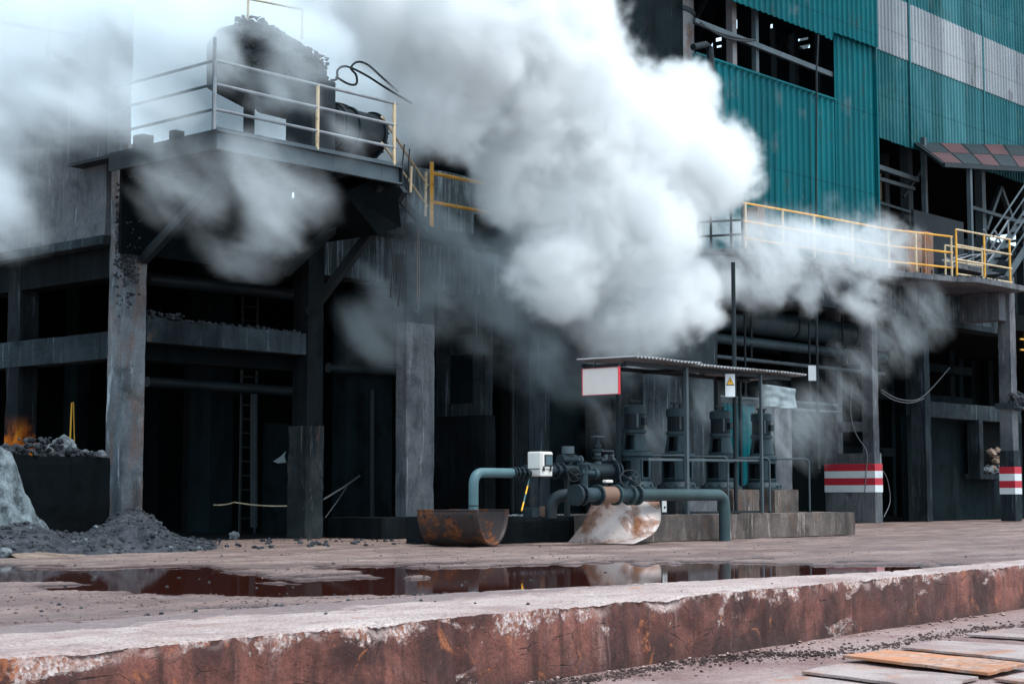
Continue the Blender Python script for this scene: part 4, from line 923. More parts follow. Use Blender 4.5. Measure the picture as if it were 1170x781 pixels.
q = MB(); a = hp(300, 115, -.2); q.tube([a, hp(352, 128, -.2)], .22, 20); q.build('motor', M['steel_dark'], hh, smooth=True)
q = MB(); a = hp(345, 90, -.4); q.box(a.x-.1, a.x+.35, yh-.5, yh-.1, a.z-.6, a.z); q.build('gear_case', M['steel_dark'], hh, bevel=.03)
# hoses
def hose(pts, label, r=.02, name='hose', mat=None):
    P = []; 
    for i in range(len(pts)-1):
        p0 = pts[max(i-1, 0)]; p1 = pts[i]; p2 = pts[i+1]; p3 = pts[min(i+2, len(pts)-1)]
        for k in range(6):
            t = k/6; P.append(.5*((2*p1)+(-p0+p2)*t+(2*p0-5*p1+4*p2-p3)*t*t+(-p0+3*p1-3*p2+p3)*t**3))
    P.append(pts[-1]); q = MB(); q.tube(P, r, 8)
    return tag(q.build(name, mat or M['rubber'], smooth=True), label, 'hose' if name == 'hose' else 'cable')
hose([onY(x, y, yc-.2) for x, y in ((378, 92), (385, 90), (386, 80), (396, 76), (418, 86), (440, 100), (470, 118))], 'upper black hose bending right out of the valve machine over the railing')
hose([onY(x, y, yc) for x, y in ((384, 88), (398, 96), (407, 96), (407, 86), (401, 78), (408, 71), (420, 74), (436, 88), (455, 105))], 'looping S shaped black hose above the handwheel')
# railing higher up, behind
yu = YP+2.6; railing('safety_railing', 'thin dark railing high in the steam at the very top left edge', [onY(-30, 50, YA+1), onY(100, 72, YA+1)], .95, (1, .45), (.64, 1), .03, M['steel_dark'])
railing('safety_railing', 'small railing on top of the hoist housing', [onY(283, 34, yh+.2), onY(345, 45, yh+.2)], .55, (1,), (0, 1), .02, M['rail_fade'])
# cables hanging by the stair
hose([onY(462, 165, YP+.6), onY(458, 205, YP+.6), onY(452, 260, YP+.6), onY(446, 340, YP+.6)], 'left of the two black cables hanging under the short stair', .013, 'hanging_cable', M['rubber'])
hose([onY(468, 170, YP+.7), onY(464, 230, YP+.7), onY(460, 300, YP+.7), onY(455, 350, YP+.7)], 'right of the two black cables hanging under the short stair', .011, 'hanging_cable', M['rubber'])
ch = thing('chain_hoist', 'thin rusty chain with a hook hanging below the middle deck', 'chain', onY(478, 352, YA-.6))
q = MB(); rng = random.Random(2)
p0, p1 = onY(478, 250, YA-.6), onY(478, 345, YA-.6)
n = 36
for i in range(n):
    p = p0.lerp(p1, i/n); r_ = .02 if i < 12 else .026; q.tube([p+Vector((r_*(i % 2), r_*(1-i % 2), 0)), p+Vector((r_*(i % 2), r_*(1-i % 2), -.045))], .008, 5); q.tube([p-Vector((r_*(i % 2), r_*(1-i % 2), 0)), p-Vector((r_*(i % 2), r_*(1-i % 2), .045))], .008, 5)
q.build('chain', M['rust_brown'], ch)
q = MB(); q.tube([p1, p1+Vector((0,0,-.12)), p1+Vector((-.03,0,-.17)), p1+Vector((-.09,0,-.18)), p1+Vector((-.12,0,-.13))], .014, 7); q.build('hook', M['steel_grey'], ch)

# ================================================================ bunker wall, ash, rubble at the lower left
yk = 21.6
bk = thing('bunker_wall', 'low black block wall of the slag bunker at the lower left', 'wall', (onY(40, 600, yk).x, yk, 0))
xb0, xb1 = onY(-60, 560, yk).x, onY(126, 560, yk).x
rough_box(xb0, xb1, yk, yk+1.2, 0, onY(126, 522, yk).z, .12, .02, 'wall', M['black'], bk, 3, .05)
rng = random.Random(9); m = MB()
zt = onY(126, 522, yk).z
for k in range(420):
    x = rng.uniform(xb0, xb1-.1); u = (x-xb0)/(xb1-xb0); hh_ = .22*math.exp(-((u-.62)/.16)**2)+.05
    m.rock((x, yk+rng.uniform(.0, .8), zt+rng.random()*hh_), rng.uniform(.02, .07), rng)
m.build('slag_on_top', M['rubble'], bk)['kind'] = 'stuff'
def rock(c, r, label, mat='rock_pale', seed=1, sq=(1, .8, .8)):
    bm = bmesh.new(); bmesh.ops.create_icosphere(bm, subdivisions=3, radius=r)
    for v in bm.verts:
        q = v.co/r; k = 1+.35*mnoise.noise(q*1.6+Vector((seed, 0, 0)))+.18*mnoise.noise(q*4+Vector((0, seed, 0))); v.co = Vector((q.x*sq[0], q.y*sq[1], q.z*sq[2]))*r*k
    me = bpy.data.meshes.new('rock'); bm.to_mesh(me); bm.free(); me.materials.append(M[mat]); o = bpy.data.objects.new('rock', me); C.objects.link(o); o.location = c
    tag(o, label, 'rock', 'loose lumps at the left')
for i, (px, py, r_, lb) in enumerate([(73, 508, .17, 'biggest pale lump on top of the black bunker wall'), (60, 515, .12, 'squat pale lump left of the biggest one on the bunker wall'), (83, 514, .09, 'small pale lump right of the biggest one on the bunker wall'), (97, 517, .07, 'dark little lump near the middle of the bunker wall top'), (116, 519, .08, 'lump near the right end of the bunker wall top')]):
    p = onY(px, py, yk+.2); rock((p.x, p.y, p.z), r_, lb, seed=i*3+1)
for i, (px, py, r_, lb, mt) in enumerate([(112, 591, .09, 'pale pointed stone on the rubble heap in front of the bunker wall', 'rock_pale'), (135, 605, .13, 'grey lump at the foot of the corner column', 'rock_pale'), (76, 622, .16, 'dark lump at the sandy spill edge', 'rubble'), (125, 621, .12, 'grey stone at the front of the rubble heap', 'rock_pale'), (30, 604, .12, 'reddish lump in the rubble below the ash', 'sand'), (268, 612, .10, 'pale stone beside the dark bay, right of the rubble heap', 'rock_pale'), (6, 631, .08, 'pale pebble at the far left edge of the rubble', 'rock_pale')]):
    p = onZ(px, py, .05); rock((p.x, p.y, max(.03, p.z)), r_, lb, mt, seed=i*5+2)
# ash slope, leaning on the bunker wall
def heap(name, label, cat, cells, f, mat, x0, x1, y0, y1):
    m = MB(); nx_, ny_ = cells
    for j in range(ny_+1):
        for i in range(nx_+1):
            x = x0+(x1-x0)*i/nx_; y = y0+(y1-y0)*j/ny_; m.v.append((x, y, f(x, y)))
    for j in range(ny_):
        for i in range(nx_): a = j*(nx_+1)+i; m.f.append((a, a+1, a+nx_+2, a+nx_+1))
    o = m.build(name, mat, smooth=False); tag(o, label, cat, kind='stuff'); return o
ax0, ax1 = onY(-50, 600, yk-.8).x, onY(84, 600, yk-.8).x
def fa(x, y):
    u = (x-ax0)/(ax1-ax0); v = (y-(yk-1.0))/1.0
    zt_ = 1.70*max(0, min(1, 1.2-1.15*u**2.0+.35*mnoise.noise(Vector((x*1.7, 3, 3))))); h_ = zt_*max(0, min(1, v*1.02))**.8
    n_ = mnoise.noise(Vector((x*2.2, y*2, 0)))*.34+mnoise.noise(Vector((x*5, y*5, 2)))*.16+abs(mnoise.noise(Vector((x*11, y*11, 4))))*.08+abs(mnoise.noise(Vector((x*15, y*15, 2))))*.03
    return h_+n_*(min(1, h_*2))-.05
heap('ash_heap', 'pale blue grey ash slope leaning on the left end of the black bunker wall', 'ash', (90, 46), fa, M['ash'], ax0, ax1, yk-1.0, yk+.02)
rx0, rx1 = 9.0, 19.0
def fr(x, y):
    p = proj((x, y, 0)); px = p[0]
    base = .10*math.exp(-((px-150)/70)**2)+.05*math.exp(-((px-20)/70)**2)+.02
    big = .42*math.exp(-((px-152)/42)**2)*math.exp(-((y-20.6)/1.2)**2)+.30*math.exp(-((px-20)/60)**2)*math.exp(-((y-20.4)/.8)**2)
    e = max(0, min(1, (y-18.9-.5*mnoise.noise(Vector((x*1.5, 0, 1))))/.5))*max(0, min(1, (290-px)/110))
    n_ = mnoise.noise(Vector((x*3, y*3, 4)))*.08+mnoise.noise(Vector((x*9, y*9, 4)))*.035
    return (base+big+n_*.8)*e-.03*(1-e)-.005
heap('rubble_heap', 'heap of dark slag rubble in front of the corner column', 'rubble', (150, 60), fr, M['rubble'], 11.0, 21.5, 18.6, 23.2)
rng = random.Random(21); m = MB(); m2 = MB()
for k in range(9000):
    x = rng.uniform(11.0, 21.0); y = rng.uniform(18.8, 22.8); z = fr(x, y)
    if z < -.0: 
        if rng.random() < .95: continue
        z = 0
    (m if rng.random() < .96 else m2).rock((x, y, z+.004), .007+.055*rng.random()**5, rng)
tag(m.build('slag_chips', M['rubble']), 'dark slag chips covering the rubble heap', 'rubble', kind='stuff')
tag(m2.build('pale_chips', M['rock_pale']), 'paler stone chips sprinkled over the rubble heap', 'rubble', kind='stuff')
def fs(x, y): return -.03+.11*max(0, 1-abs(y-18.95-.1*mnoise.noise(Vector((x*2, 0, 3))))/.42)*max(0, mnoise.noise(Vector((x*1.2, y, 9)))+.45)+.012*mnoise.noise(Vector((x*9, y*9, 9)))
heap('sand_spill', 'strip of sandy spill along the front of the rubble', 'sand', (60, 12), fs, M['sand'], onY(10, 600, 18.9).x, onY(98, 600, 18.9).x, 18.5, 19.4)
q = MB(); q.bar(onZ(200, 622, .05), onY(178, 604, 20.4), .05, .05); tag(q.build('wooden_bar', M['steel_grey']), 'thin grey bar leaning on the right slope of the rubble heap', 'bar')
# outline for orange patches on the rear column; strip painted as a gleam
def blob(c, rx, rz, ux, seed):
    return [Vector(c)+Vector(ux)*(math.cos(i*.2094)*rx*(1+.5*mnoise.noise(Vector((math.cos(i*.2094)*1.6, math.sin(i*.2094)*1.6, seed)))))+Vector((0,0,1))*(math.sin(i*.2094)*rz*(1+.6*mnoise.noise(Vector((math.cos(i*.2094)*1.6+5, math.sin(i*.2094)*1.6, seed))))) for i in range(30)]
g0 = onY(80, 505, YA+3); g1_ = onY(82, 460, YA+3)
q = MB(); q.bar(g0, g1_, .02, .02); q.tube([g1_, onY(84, 459, YA+3), onY(85, 505, YA+3)], .008, 5); tag(q.build('gleam_strip', M['yellow']), 'thin strip with its gleam painted yellow in the dark bay above the slag', 'strip')
# barrier tape and torn sheet in the dark bay
q = MB()
P = sag(onY(244, 577, YA+3), onY(268, 574, YA+3), .02, 6)+sag(onY(268, 574, YA+2.6), onY(333, 578, YA+.5), .03, 10)
for i in range(len(P)-1): q.prism([P[i], P[i+1], P[i+1]+Vector((0,0,.022)), P[i]+Vector((0,0,.022))], (0, .004, 0))
tag(q.build('barrier_tape', M['rail_fade']), 'pale barrier tape stretched low across the dark bay', 'tape')
q = MB(); q.prism([onY(312, 527, YA+3.4), onY(321, 521, YA+3.4), onY(327, 515, YA+3.4), onY(325, 521, YA+3.4), onY(327, 528, YA+3.4), onY(318, 529, YA+3.4)], (0, .006, 0)); tag(q.build('torn_sheet', M['cloth']), 'small torn pale sheet on the dark door in the second bay', 'sheet')
q = MB(); q.tube([onY(370, 570, YA+.2), onY(393, 556, YA+1.0), onY(411, 543, YA+2.1)], .016, 6); q.tube([onY(371, 592, YA+.6), onY(384, 574, YA+1.0), onY(396, 556, YA+1.9)], .01, 6)
tag(q.build('leaning_cord', M['cable']), 'slanting pale cord right of the scorched second column', 'cord')

# ================================================================ plinth and pump station
YL = 16.68
ZL = .43
plin = thing('concrete_plinth', 'long low stained concrete plinth carrying the pumps', 'plinth', (onY(583, 620, YL).x, YL, 0))
YLL = 18.0
xa, xb, xc = onY(520, 600, YLL).x, onY(728, 600, YL).x, onY(977, 600, YL).x
pa1 = rough_box(xa, xb, YLL, YL+2.4, 0, ZL-.01, .07, .010, 'slab', M['conc_dark'], plin, 1, .05); pa1['label'] = 'dark wet left half of the plinth'
pb1 = rough_box(xb, xc, YL, YL+2.4, 0, ZL, .07, .010, 'slab', M['conc_plinth'], plin, 2, .04)
rng = random.Random(17); m = MB()
for k in range(500): m.rock((rng.uniform(xa+.1, xb-.1), YLL+rng.uniform(.02, .7), ZL), .006+.035*rng.random()**2.5, rng)
tag(m.build('grit_on_plinth', M['rock_pale']), 'grit and chips lying on the left half of the plinth', 'grit', kind='stuff')
# pump foundations
YPU = 17.75
PUMPX = [onY(px, 560, YPU).x for px in (725.5, 774.5, 824, 871)]
ZF = .86
def blk(pa, pb, label, mat='conc_plinth', y0=YPU-.55, zt=ZF, seed=1):
    x0, x1 = pa, pb
    t = rough_box(x0, x1, y0, y0+1.15, ZL-.01, zt, .07, .008, 'pump_foundation', M[mat], None, seed, .03)
    return tag(t, label, 'concrete block', 'foundation blocks of the pumps')
blk(PUMPX[0]-.45, PUMPX[0]+.42, 'foundation block under the leftmost pump, behind the front pipe', 'conc_dark', seed=1)
blk(PUMPX[1]-.42, PUMPX[1]+.42, 'foundation block under the second pump from the left', 'conc_pale', seed=2)
blk(PUMPX[2]-.42, PUMPX[2]+.45, 'foundation block under the third pump from the left', 'conc_plinth', seed=3)
blk(PUMPX[3]-.42, PUMPX[3]+.40, 'foundation block under the rightmost pump', 'conc_plinth', seed=4)
# vertical pump: base flange, lantern body with openings, cone frame, motor, fan cover
def make_pump(x, label):
    t = thing('vertical_pump', label, 'pump', (x, YPU, ZF), 'vertical pumps on the plinth')
    c = (x, YPU, 0); z = ZF; n = 40; KR = 1.13
    q = MB(); q.lathe(c, [(zz, rr_*KR) for zz, rr_ in [(z, 0), (z, .335), (z+.045, .335), (z+.05, .30), (z+.11, .27), (z+.15, .235), (z+.16, 0)]], n); q.build('base_flange', M['pump_grey'], t, smooth=True)
    q = MB()
    for i in range(12):
        a = i*math.pi/6; p = Vector((x+.345*math.cos(a), YPU+.345*math.sin(a), z+.04)); q.cyl(p, p+Vector((0,0,.04)), .02, 6)
    q.build('bolt_ring', M['steel_dark'], t)
    def ang(k): return (k+.5)/n*360
    def inwin(k, lo, hi): a = ang(k); return lo < a < hi
    prof = [(z+.14, .235), (z+.19, .235), (z+.50, .235), (z+.55, .235), (z+.58, .262), (z+.62, .262), (z+.64, .215)]
    def sk(i, k): return i == 1 and (inwin(k, 148, 203) or inwin(k, 240, 277))
    q = MB(); q.lathe(c, [(zz, rr_*KR) for zz, rr_ in prof], n, sk); q.build('lantern_body', M['pump_grey'], t, smooth=True, solid=.02)
    for lo, hi in ((148, 203), (240, 277)):
        q = MB()
        for a in (lo, hi):
            k = round(a/360*n); a_ = 2*math.pi*k/n
            p = Vector((x+.278*math.cos(a_), YPU+.278*math.sin(a_), 0)); q.bar(p+Vector((0,0,z+.17)), p+Vector((0,0,z+.52)), .025, .03)
        a0_, a1_ = math.radians(lo), math.radians(hi)
        for zz in (z+.19, z+.50): q.tube([(x+.274*math.cos(a0_+(a1_-a0_)*i/5), YPU+.274*math.sin(a0_+(a1_-a0_)*i/5), zz) for i in range(6)], .014, 5)
        q.build('window_rim', M['pump_grey'], t)
    prof2 = [(z+.63, .20), (z+.68, .195), (z+.93, .155), (z+.97, .152), (z+.98, .178), (z+1.02, .178), (z+1.03, .10)]
    def sk2(i, k): return i == 1 and inwin(k, 158, 213)
    q = MB(); q.lathe(c, [(zz, rr_*KR) for zz, rr_ in prof2], n, sk2); q.build('motor_stool', M['pump_grey'], t, smooth=True, solid=.018)
    q = MB(); q.lathe(c, [(zz, rr_*KR) for zz, rr_ in [(z+.15, .15), (z+.50, .15), (z+.51, .08), (z+1.0, .08)]], 18); q.build('shaft_dark_core', M['pump_black'], t, smooth=True)  # shaft widened and black so the body openings look dark inside
    q = MB(); q.lathe(c, [(zz, rr_*KR) for zz, rr_ in [(z+1.03, 0), (z+1.03, .145), (z+1.30, .145), (z+1.31, 0)]], 30)
    for k in range(26):
        a = 2*math.pi*k/26; p = Vector((x+.176*math.cos(a), YPU+.176*math.sin(a), 0)); q.bar(p+Vector((0,0,z+1.04)), p+Vector((0,0,z+1.29)), .008, .03, up=(math.cos(a+1.57), math.sin(a+1.57), 0))
    q.build('motor', M['pump_black'], t)
    q = MB(); a = math.radians(232); p = Vector((x+.2*math.cos(a), YPU+.2*math.sin(a), 0)); q.bar(p+Vector((0,0,z+1.06)), p+Vector((0,0,z+1.30)), .035, .02, up=(math.cos(a), math.sin(a), 0)); q.build('cable_strip', M['steel_grey'], t)
    q = MB(); a = math.radians(275); p = Vector((x+.19*math.cos(a), YPU+.19*math.sin(a), z+1.17)); q.box(p.x-.05, p.x+.05, p.y-.05, p.y+.05, p.z-.06, p.z+.06); q.build('terminal_box', M['pump_black'], t, bevel=.01)
    q = MB(); q.lathe(c, [(zz, rr_*KR) for zz, rr_ in [(z+1.29, .17), (z+1.30, .178), (z+1.43, .178), (z+1.455, .15), (z+1.46, .0)]], 30); q.build('fan_cover', M['pump_grey'], t, smooth=True)
    q = MB(); q.bar((x-.16, YPU, z+1.53), (x+.16, YPU, z+1.53), .03, .03); q.bar((x+.09, YPU, z+1.45), (x+.09, YPU, z+1.53), .03, .03); q.bar((x-.09, YPU, z+1.45), (x-.09, YPU, z+1.53), .03, .03); q.build('lifting_bar', M['steel_dark'], t)
    return t
pump = make_pump(PUMPX[0], 'leftmost grey blue vertical pump with pale fan cover, behind the valve handwheel')
for x, lb in zip(PUMPX[1:], ['second vertical pump from the left, just left of the front shelter post', 'third vertical pump, below the warning sign', 'rightmost vertical pump, in front of the teal door panel']):
    c = copy_tree(pump); c.location.x = x; c['label'] = lb
# thin inverted U pipes beside each pump
def upipe(x, label):
    t = thing('drain_pipe', label, 'pipe', (x, YPU-.4, ZL), 'thin bent pipes beside the pumps')
    q = MB(); q.tube([Vector((x-.15+.0, YPU-.12, 1.44))]+elbow((x-.1, YPU-.2, 1.44), (x+.35, YPU-.7, 1.44), (x+.35, YPU-.7, ZL), .09), .018, 8); q.build('tube', M['steel_grey'], t, smooth=True)
    q = MB(); q.cyl((x+.35, YPU-.7, ZL), (x+.35, YPU-.7, ZL+.03), .04, 12); q.build('foot', M['steel_dark'], t)
    return t
u0 = upipe(PUMPX[0]+.2, 'thin bent pipe right of the leftmost pump')
for x, lb in zip(PUMPX[1:], ['thin bent pipe right of the second pump', 'thin bent pipe right of the third pump', 'thin bent pipe right of the rightmost pump']):
    c = copy_tree(u0); c.location.x = x+.2; c['label'] = lb
# suction volutes in the dark behind
for i, x in enumerate(PUMPX):
    t = thing('suction_valve', ['dark horizontal valve behind the gap right of the leftmost pump', 'dark horizontal valve behind the gap right of the second pump', 'dark horizontal valve behind the gap right of the third pump', 'dark horizontal valve behind the rightmost pump'][i], 'valve', (x+.4, YPU+.5, ZF), 'dark valves between the pumps')
    q = MB(); q.tube([(x+.2, YPU+.1, ZF+.27), (x+.62, YPU+.35, ZF+.27)], .15, 20); q.build('barrel', M['pump_black'], t, smooth=True)
    q = MB(); q.tube([(x+.36, YPU+.19, ZF+.27), (x+.41, YPU+.22, ZF+.27)], .2, 24); q.tube([(x+.56, YPU+.31, ZF+.27), (x+.61, YPU+.34, ZF+.27)], .2, 24); q.build('flange', M['pump_black'], t, smooth=True)
    q = MB(); q.tube([(x+.48, YPU+.26, ZL), (x+.48, YPU+.26, ZF+.2)], .05, 10); q.build('support', M['steel_dark'], t)

# shelter --------------------------------------------------------------------
sh = thing('pump_shelter', 'flat sheet roofed shelter on thin steel posts over the pumps', 'shelter', (onY(782, 583, YL+.25).x, YL+.25, ZL))
ysf = YL+.25; ysb = ysf+1.0
zrf = onY(782, 421, ysf).z
xr_0, xr_1 = onY(712, 415, ysf).x, onY(912, 438, ysf).x
m = MB(); n = 44
rngr = random.Random(14)
def roof(x0, x1, y0, y1, z0, z1, name, parent, seed, pitch=.1):
    m = MB(); nn = int((x1-x0)/pitch*4)
    for j in range(2):
        for i in range(nn+1):
            x = x0+(x1-x0)*i/nn; y = (y0, y1)[j]; zz = (z0, z1)[j]+.018*math.sin(i*math.pi/2)+.02*mnoise.noise(Vector((x*.9, y, seed)))
            m.v.append((x, y, zz))
    for i in range(nn): m.f.append((i, i+1, nn+2+i, nn+1+i))
    return m.build(name, M['roof_sheet'], parent, solid=.008)
M['roof_sheet'] = paint('greyed roof sheet', (.30, .31, .32), .45, .45, .3, rcol=(.15, .08, .055), grime=.4, sc=1.6)
roof(xr_0-.0, xr_0+1.9, ysf-.25, ysb, zrf+.09, zrf+.10, 'roof_sheet', sh, 1)
roof(xr_0+1.75, xr_0+3.6, ysf-.28, ysb, zrf+.06, zrf+.09, 'roof_sheet', sh, 2)
roof(xr_0+3.5, xr_1, ysf-.2, ysb+.1, zrf+.08, zrf+.03, 'roof_sheet', sh, 3)
q = MB(); q.bar((xr_0+.05, ysf, zrf), (xr_1-.3, ysf, zrf), .05, .07); q.build('front_purlin', M['steel_dark'], sh)
q = MB(); q.bar((xr_0+.05, ysb-.1, zrf), (xr_1-.3, ysb-.1, zrf), .05, .07); q.build('rear_purlin', M['steel_dark'], sh)
for x in (xr_0+.1, onY(782, 500, ysf).x, onY(868, 500, ysf).x):
    q = MB(); q.bar((x, ysf+.03, zrf-.02), (x, ysb-.1, zrf-.02), .05, .06); q.build('rafter', M['steel_dark'], sh)
for px, w_ in ((782.5, .062), (868, .045)):
    x = onY(px, 500, ysf).x; q = MB(); q.bar((x, ysf-.035, ZL-.01), (x, ysf-.035, zrf+.02), w_, w_); q.build('post', M['steel_grey'], sh)
for px, w_ in ((707, .07), (820, .09), (846, .05)):
    x = onY(px, 500, ysb-.1).x; q = MB(); q.bar((x, ysb-.1, ZL-.01), (x, ysb-.1, zrf), w_, w_); q.build('post', M['pump_black'], sh)
zx = onY(800, 524, ysf).z
q = MB(); q.bar(onY(740, 524.5, ysf+.03), (onY(868, 524, ysf).x, ysf+.03, zx), .035, .04); q.build('cross_rail', M['steel_grey'], sh)
q = MB(); q.bar((onY(782, 583, ysf).x, ysf+.02, ZL+.03), (onY(868, 583, ysf).x, ysf+.02, ZL+.03), .04, .04); q.build('bottom_rail', M['steel_dark'], sh)
# tall pole with warning sign
yp = ysf+.1; xpole = onY(840, 500, yp).x
po = thing('steel_pole', 'tall thin steel pole rising through the shelter roof with the warning sign on it', 'pole', (xpole, yp, ZL))
q = MB(); q.tube([(xpole, yp, ZL), (xpole, yp, onY(840, 300, yp).z)], .038, 12); q.build('tube', M['steel_dark'], po, smooth=True)
q = MB(); q.cyl((xpole, yp, ZL), (xpole, yp, ZL+.02), .08, 16); q.build('base_plate', M['steel_dark'], po)
ws = thing('warning_sign', 'small white sign with yellow high voltage triangle on the tall pole', 'sign', onY(834, 440, yp-.12))
ysn = yp-.22
A_, B_ = onY(828.5, 427, ysn), onY(839.5, 453, ysn)
# panel faces the camera side
nv = Vector((-.62, -.78, 0)).normalized(); uv = Vector((-nv.y, nv.x, 0))
cS = onY(834.3, 440, ysn); wS = 5.7*proj(cS)[2]/F_PX; hS = 13*proj(cS)[2]/F_PX
def sgn(u, v, d=0): return cS+uv*u+Vector((0,0,v))+nv*d
q = MB(); q.prism([sgn(-wS, -hS), sgn(wS, -hS), sgn(wS, hS), sgn(-wS, hS)], -nv*.012); q.build('panel', M['stripe_white'], ws)
tz = hS*.34
def tri(s, d): return [sgn(-wS*.80*s, tz-wS*.72*s, d), sgn(wS*.80*s, tz-wS*.72*s, d), sgn(0, tz+wS*.86*s, d)]
q = MB(); q.prism(tri(1.08, .003), nv*-.002); q.build('triangle_border', M['rubber'], ws)
q = MB(); q.prism(tri(.84, .006), nv*-.002); q.build('triangle', M['yellow'], ws)
q = MB(); s_ = wS*.42; q.prism([sgn(.1*s_, tz+.75*s_, .009), sgn(-.42*s_, tz-.15*s_, .009), sgn(-.02*s_, tz-.12*s_, .009), sgn(-.12*s_, tz-.95*s_, .009), sgn(.42*s_, tz+.1*s_, .009), sgn(.05*s_, tz+.12*s_, .009)], nv*-.002); q.build('lightning_symbol', M['rubber'], ws)
q = MB(); q.bar(sgn(0, hS*.5, -.01), (xpole, yp, cS.z+hS*.5), .03, .02); q.bar(sgn(0, -hS*.5, -.01), (xpole, yp, cS.z-hS*.5), .03, .02); q.build('bracket', M['steel_dark'], ws)
# white board with red rim at the roof's left end
xsb = onY(708, 430, ysf).x
bd = thing('sign_board', 'blank white board with thin red rim hanging at the left end of the shelter', 'sign', onX(688, 436, xsb-.1))
yA_, yB_ = onX(708, 430, xsb-.1).y, onX(667, 430, xsb-.1).y; zA_, zB_ = onX(708, 419, xsb-.1).z, onX(708, 449.5, xsb-.1).z
q = MB(); q.box(xsb-.13, xsb-.10, yA_, yB_, zB_, zA_); q.build('panel', M['white_board'], bd)
e = .008
for k, (y0_, y1_, z0_, z1_) in enumerate(((yA_-e, yA_, zB_-e, zA_+e), (yB_, yB_+e, zB_-e, zA_+e), (yA_, yB_, zA_, zA_+e*.6), (yA_, yB_, zB_-e, zB_))):
    q = MB(); q.box(xsb-.145, xsb-.09, y0_, y1_, z0_, z1_); q.build('rim', M['red_paint'], bd)
q = MB(); q.bar((xsb-.09, yA_+.1, zA_-.1), (xsb+.1, yA_+.1, zrf+.05), .02, .02); q.bar((xsb-.09, yB_-.1, zA_-.1), (xsb+.1, yB_-.1, zrf+.05), .02, .02); q.build('hanger', M['steel_dark'], bd)
# hanging sheet at the right end
ysx = ysb-.3
P4 = [onY(868, 438, ysx), onY(909, 444, ysx), onY(907, 467, ysx), onY(870, 464, ysx)]
m = MB(); nn = 20
for j in range(nn+1):
    for i in range(nn+1):
        u, v = i/nn, j/nn; p = P4[0].lerp(P4[1], u).lerp(P4[3].lerp(P4[2], u), v); p = p+Vector((0, .07*math.sin(u*9+v*2)*v+.03*mnoise.noise(Vector((u*4, v*4, 0))), 0)); m.v.append(tuple(p))
for j in range(nn):
    for i in range(nn): a = j*(nn+1)+i; m.f.append((a, a+1, a+nn+2, a+nn+1))
tag(m.build('plastic_sheet', M['cloth'], smooth=True, solid=.006), 'crumpled pale plastic sheet hanging under the right end of the shelter roof', 'sheet')
# teal panel with ribs behind the pumps
q = MB(); x0_, x1_ = onY(823, 520, YA-.6).x, onY(888, 520, YA-.6).x; q.box(x0_, x1_, YA-.6, YA-.5, 0, onY(850, 462, YA-.6).z)
dp = thing('door_panel', 'teal ribbed sheet door behind the two right pumps', 'door', (x0_, YA-.6, 0)); 
corr(x0_, x1_, YA-.62, lambda x: onY(850, 462, YA-.6).z, lambda x: 0.0, .2, .03, 'leaf', M['teal'], dp, jag=0)
q = MB()
zt2 = onY(850, 462, YA-.6).z
q.box(x0_-.08, x1_+.08, YA-.68, YA-.55, zt2, zt2+.1); q.box(x0_-.08, x0_, YA-.68, YA-.55, 0, zt2); q.build('frame', M['steel_dark'], dp)

# pipework in front ----------------------------------------------------------
yfp = YL-.26
zfp = onY(760, 565, yfp).z
def X_(px, y=yfp): return onY(px, 565, y).x
fp = thing('front_pipe', 'long grey green flanged pipe in front of the pumps elbowing down to the yard', 'pipe', (X_(828), yfp, 0))
rp = .098
q = MB(); q.tube(elbow((X_(722), yfp, zfp), (X_(827.5), yfp, zfp), (X_(827.5), yfp, -.02), .24, 10), rp, 24); q.build('pipe_run', M['pipe_teal'], fp, smooth=True)
q = MB(); q.tube(elbow((X_(640), yfp+.95, ZL-.02), (X_(640), yfp+.95, zfp), (X_(640)+.55, yfp+.6, zfp), .2, 8)+[Vector((X_(660), yfp+.0, zfp)), Vector((X_(684), yfp, zfp))], rp*.95, 20)
q = MB(); x_l = X_(655); q.tube(elbow((x_l, yfp+.45, ZL-.02), (x_l, yfp+.45, zfp), (x_l+.45, yfp, zfp), .25, 8)+[Vector((X_(722), yfp, zfp))], rp*.95, 20); q.build('pipe_run', M['pipe_dark'], fp, smooth=True)
def flange(x, y, z, r, w, ax, name, mat, parent, bolts=8):
    ax = Vector(ax); c = Vector((x, y, z)); q = MB(); q.tube([c-ax*w/2, c+ax*w/2], r, 26)
    u = ax.orthogonal().normalized(); v = ax.cross(u)
    for i in range(bolts):
        a = i*6.2832/bolts; p = c+(u*math.cos(a)+v*math.sin(a))*(r*.84); q.tube([p-ax*(w/2+.018), p+ax*(w/2+.018)], .013, 6)
    return q.build(name, mat, parent, smooth=True)
for px, w_ in ((658, .05), (664, .04), (682, .04), (703, .04), (719, .05), (727, .05)): flange(X_(px), yfp, zfp, .165, w_, (1,0,0), 'flange', M['pipe_teal'] if px > 700 else M['pipe_dark'], fp)
q = MB(); q.tube([(X_(684), yfp, zfp), (X_(701), yfp, zfp)], .135, 24); q.build('coupling', M['rust_brown'], fp, smooth=True)
q = MB(); q.tube([(X_(665), yfp, zfp), (X_(682), yfp, zfp)], .112, 24); q.build('pipe_run', M['pump_grey'], fp, smooth=True)
q = MB(); q.tube([(X_(706), yfp, zfp), (X_(719), yfp, zfp)], .112, 24); q.build('pipe_run', M['pump_grey'], fp, smooth=True)
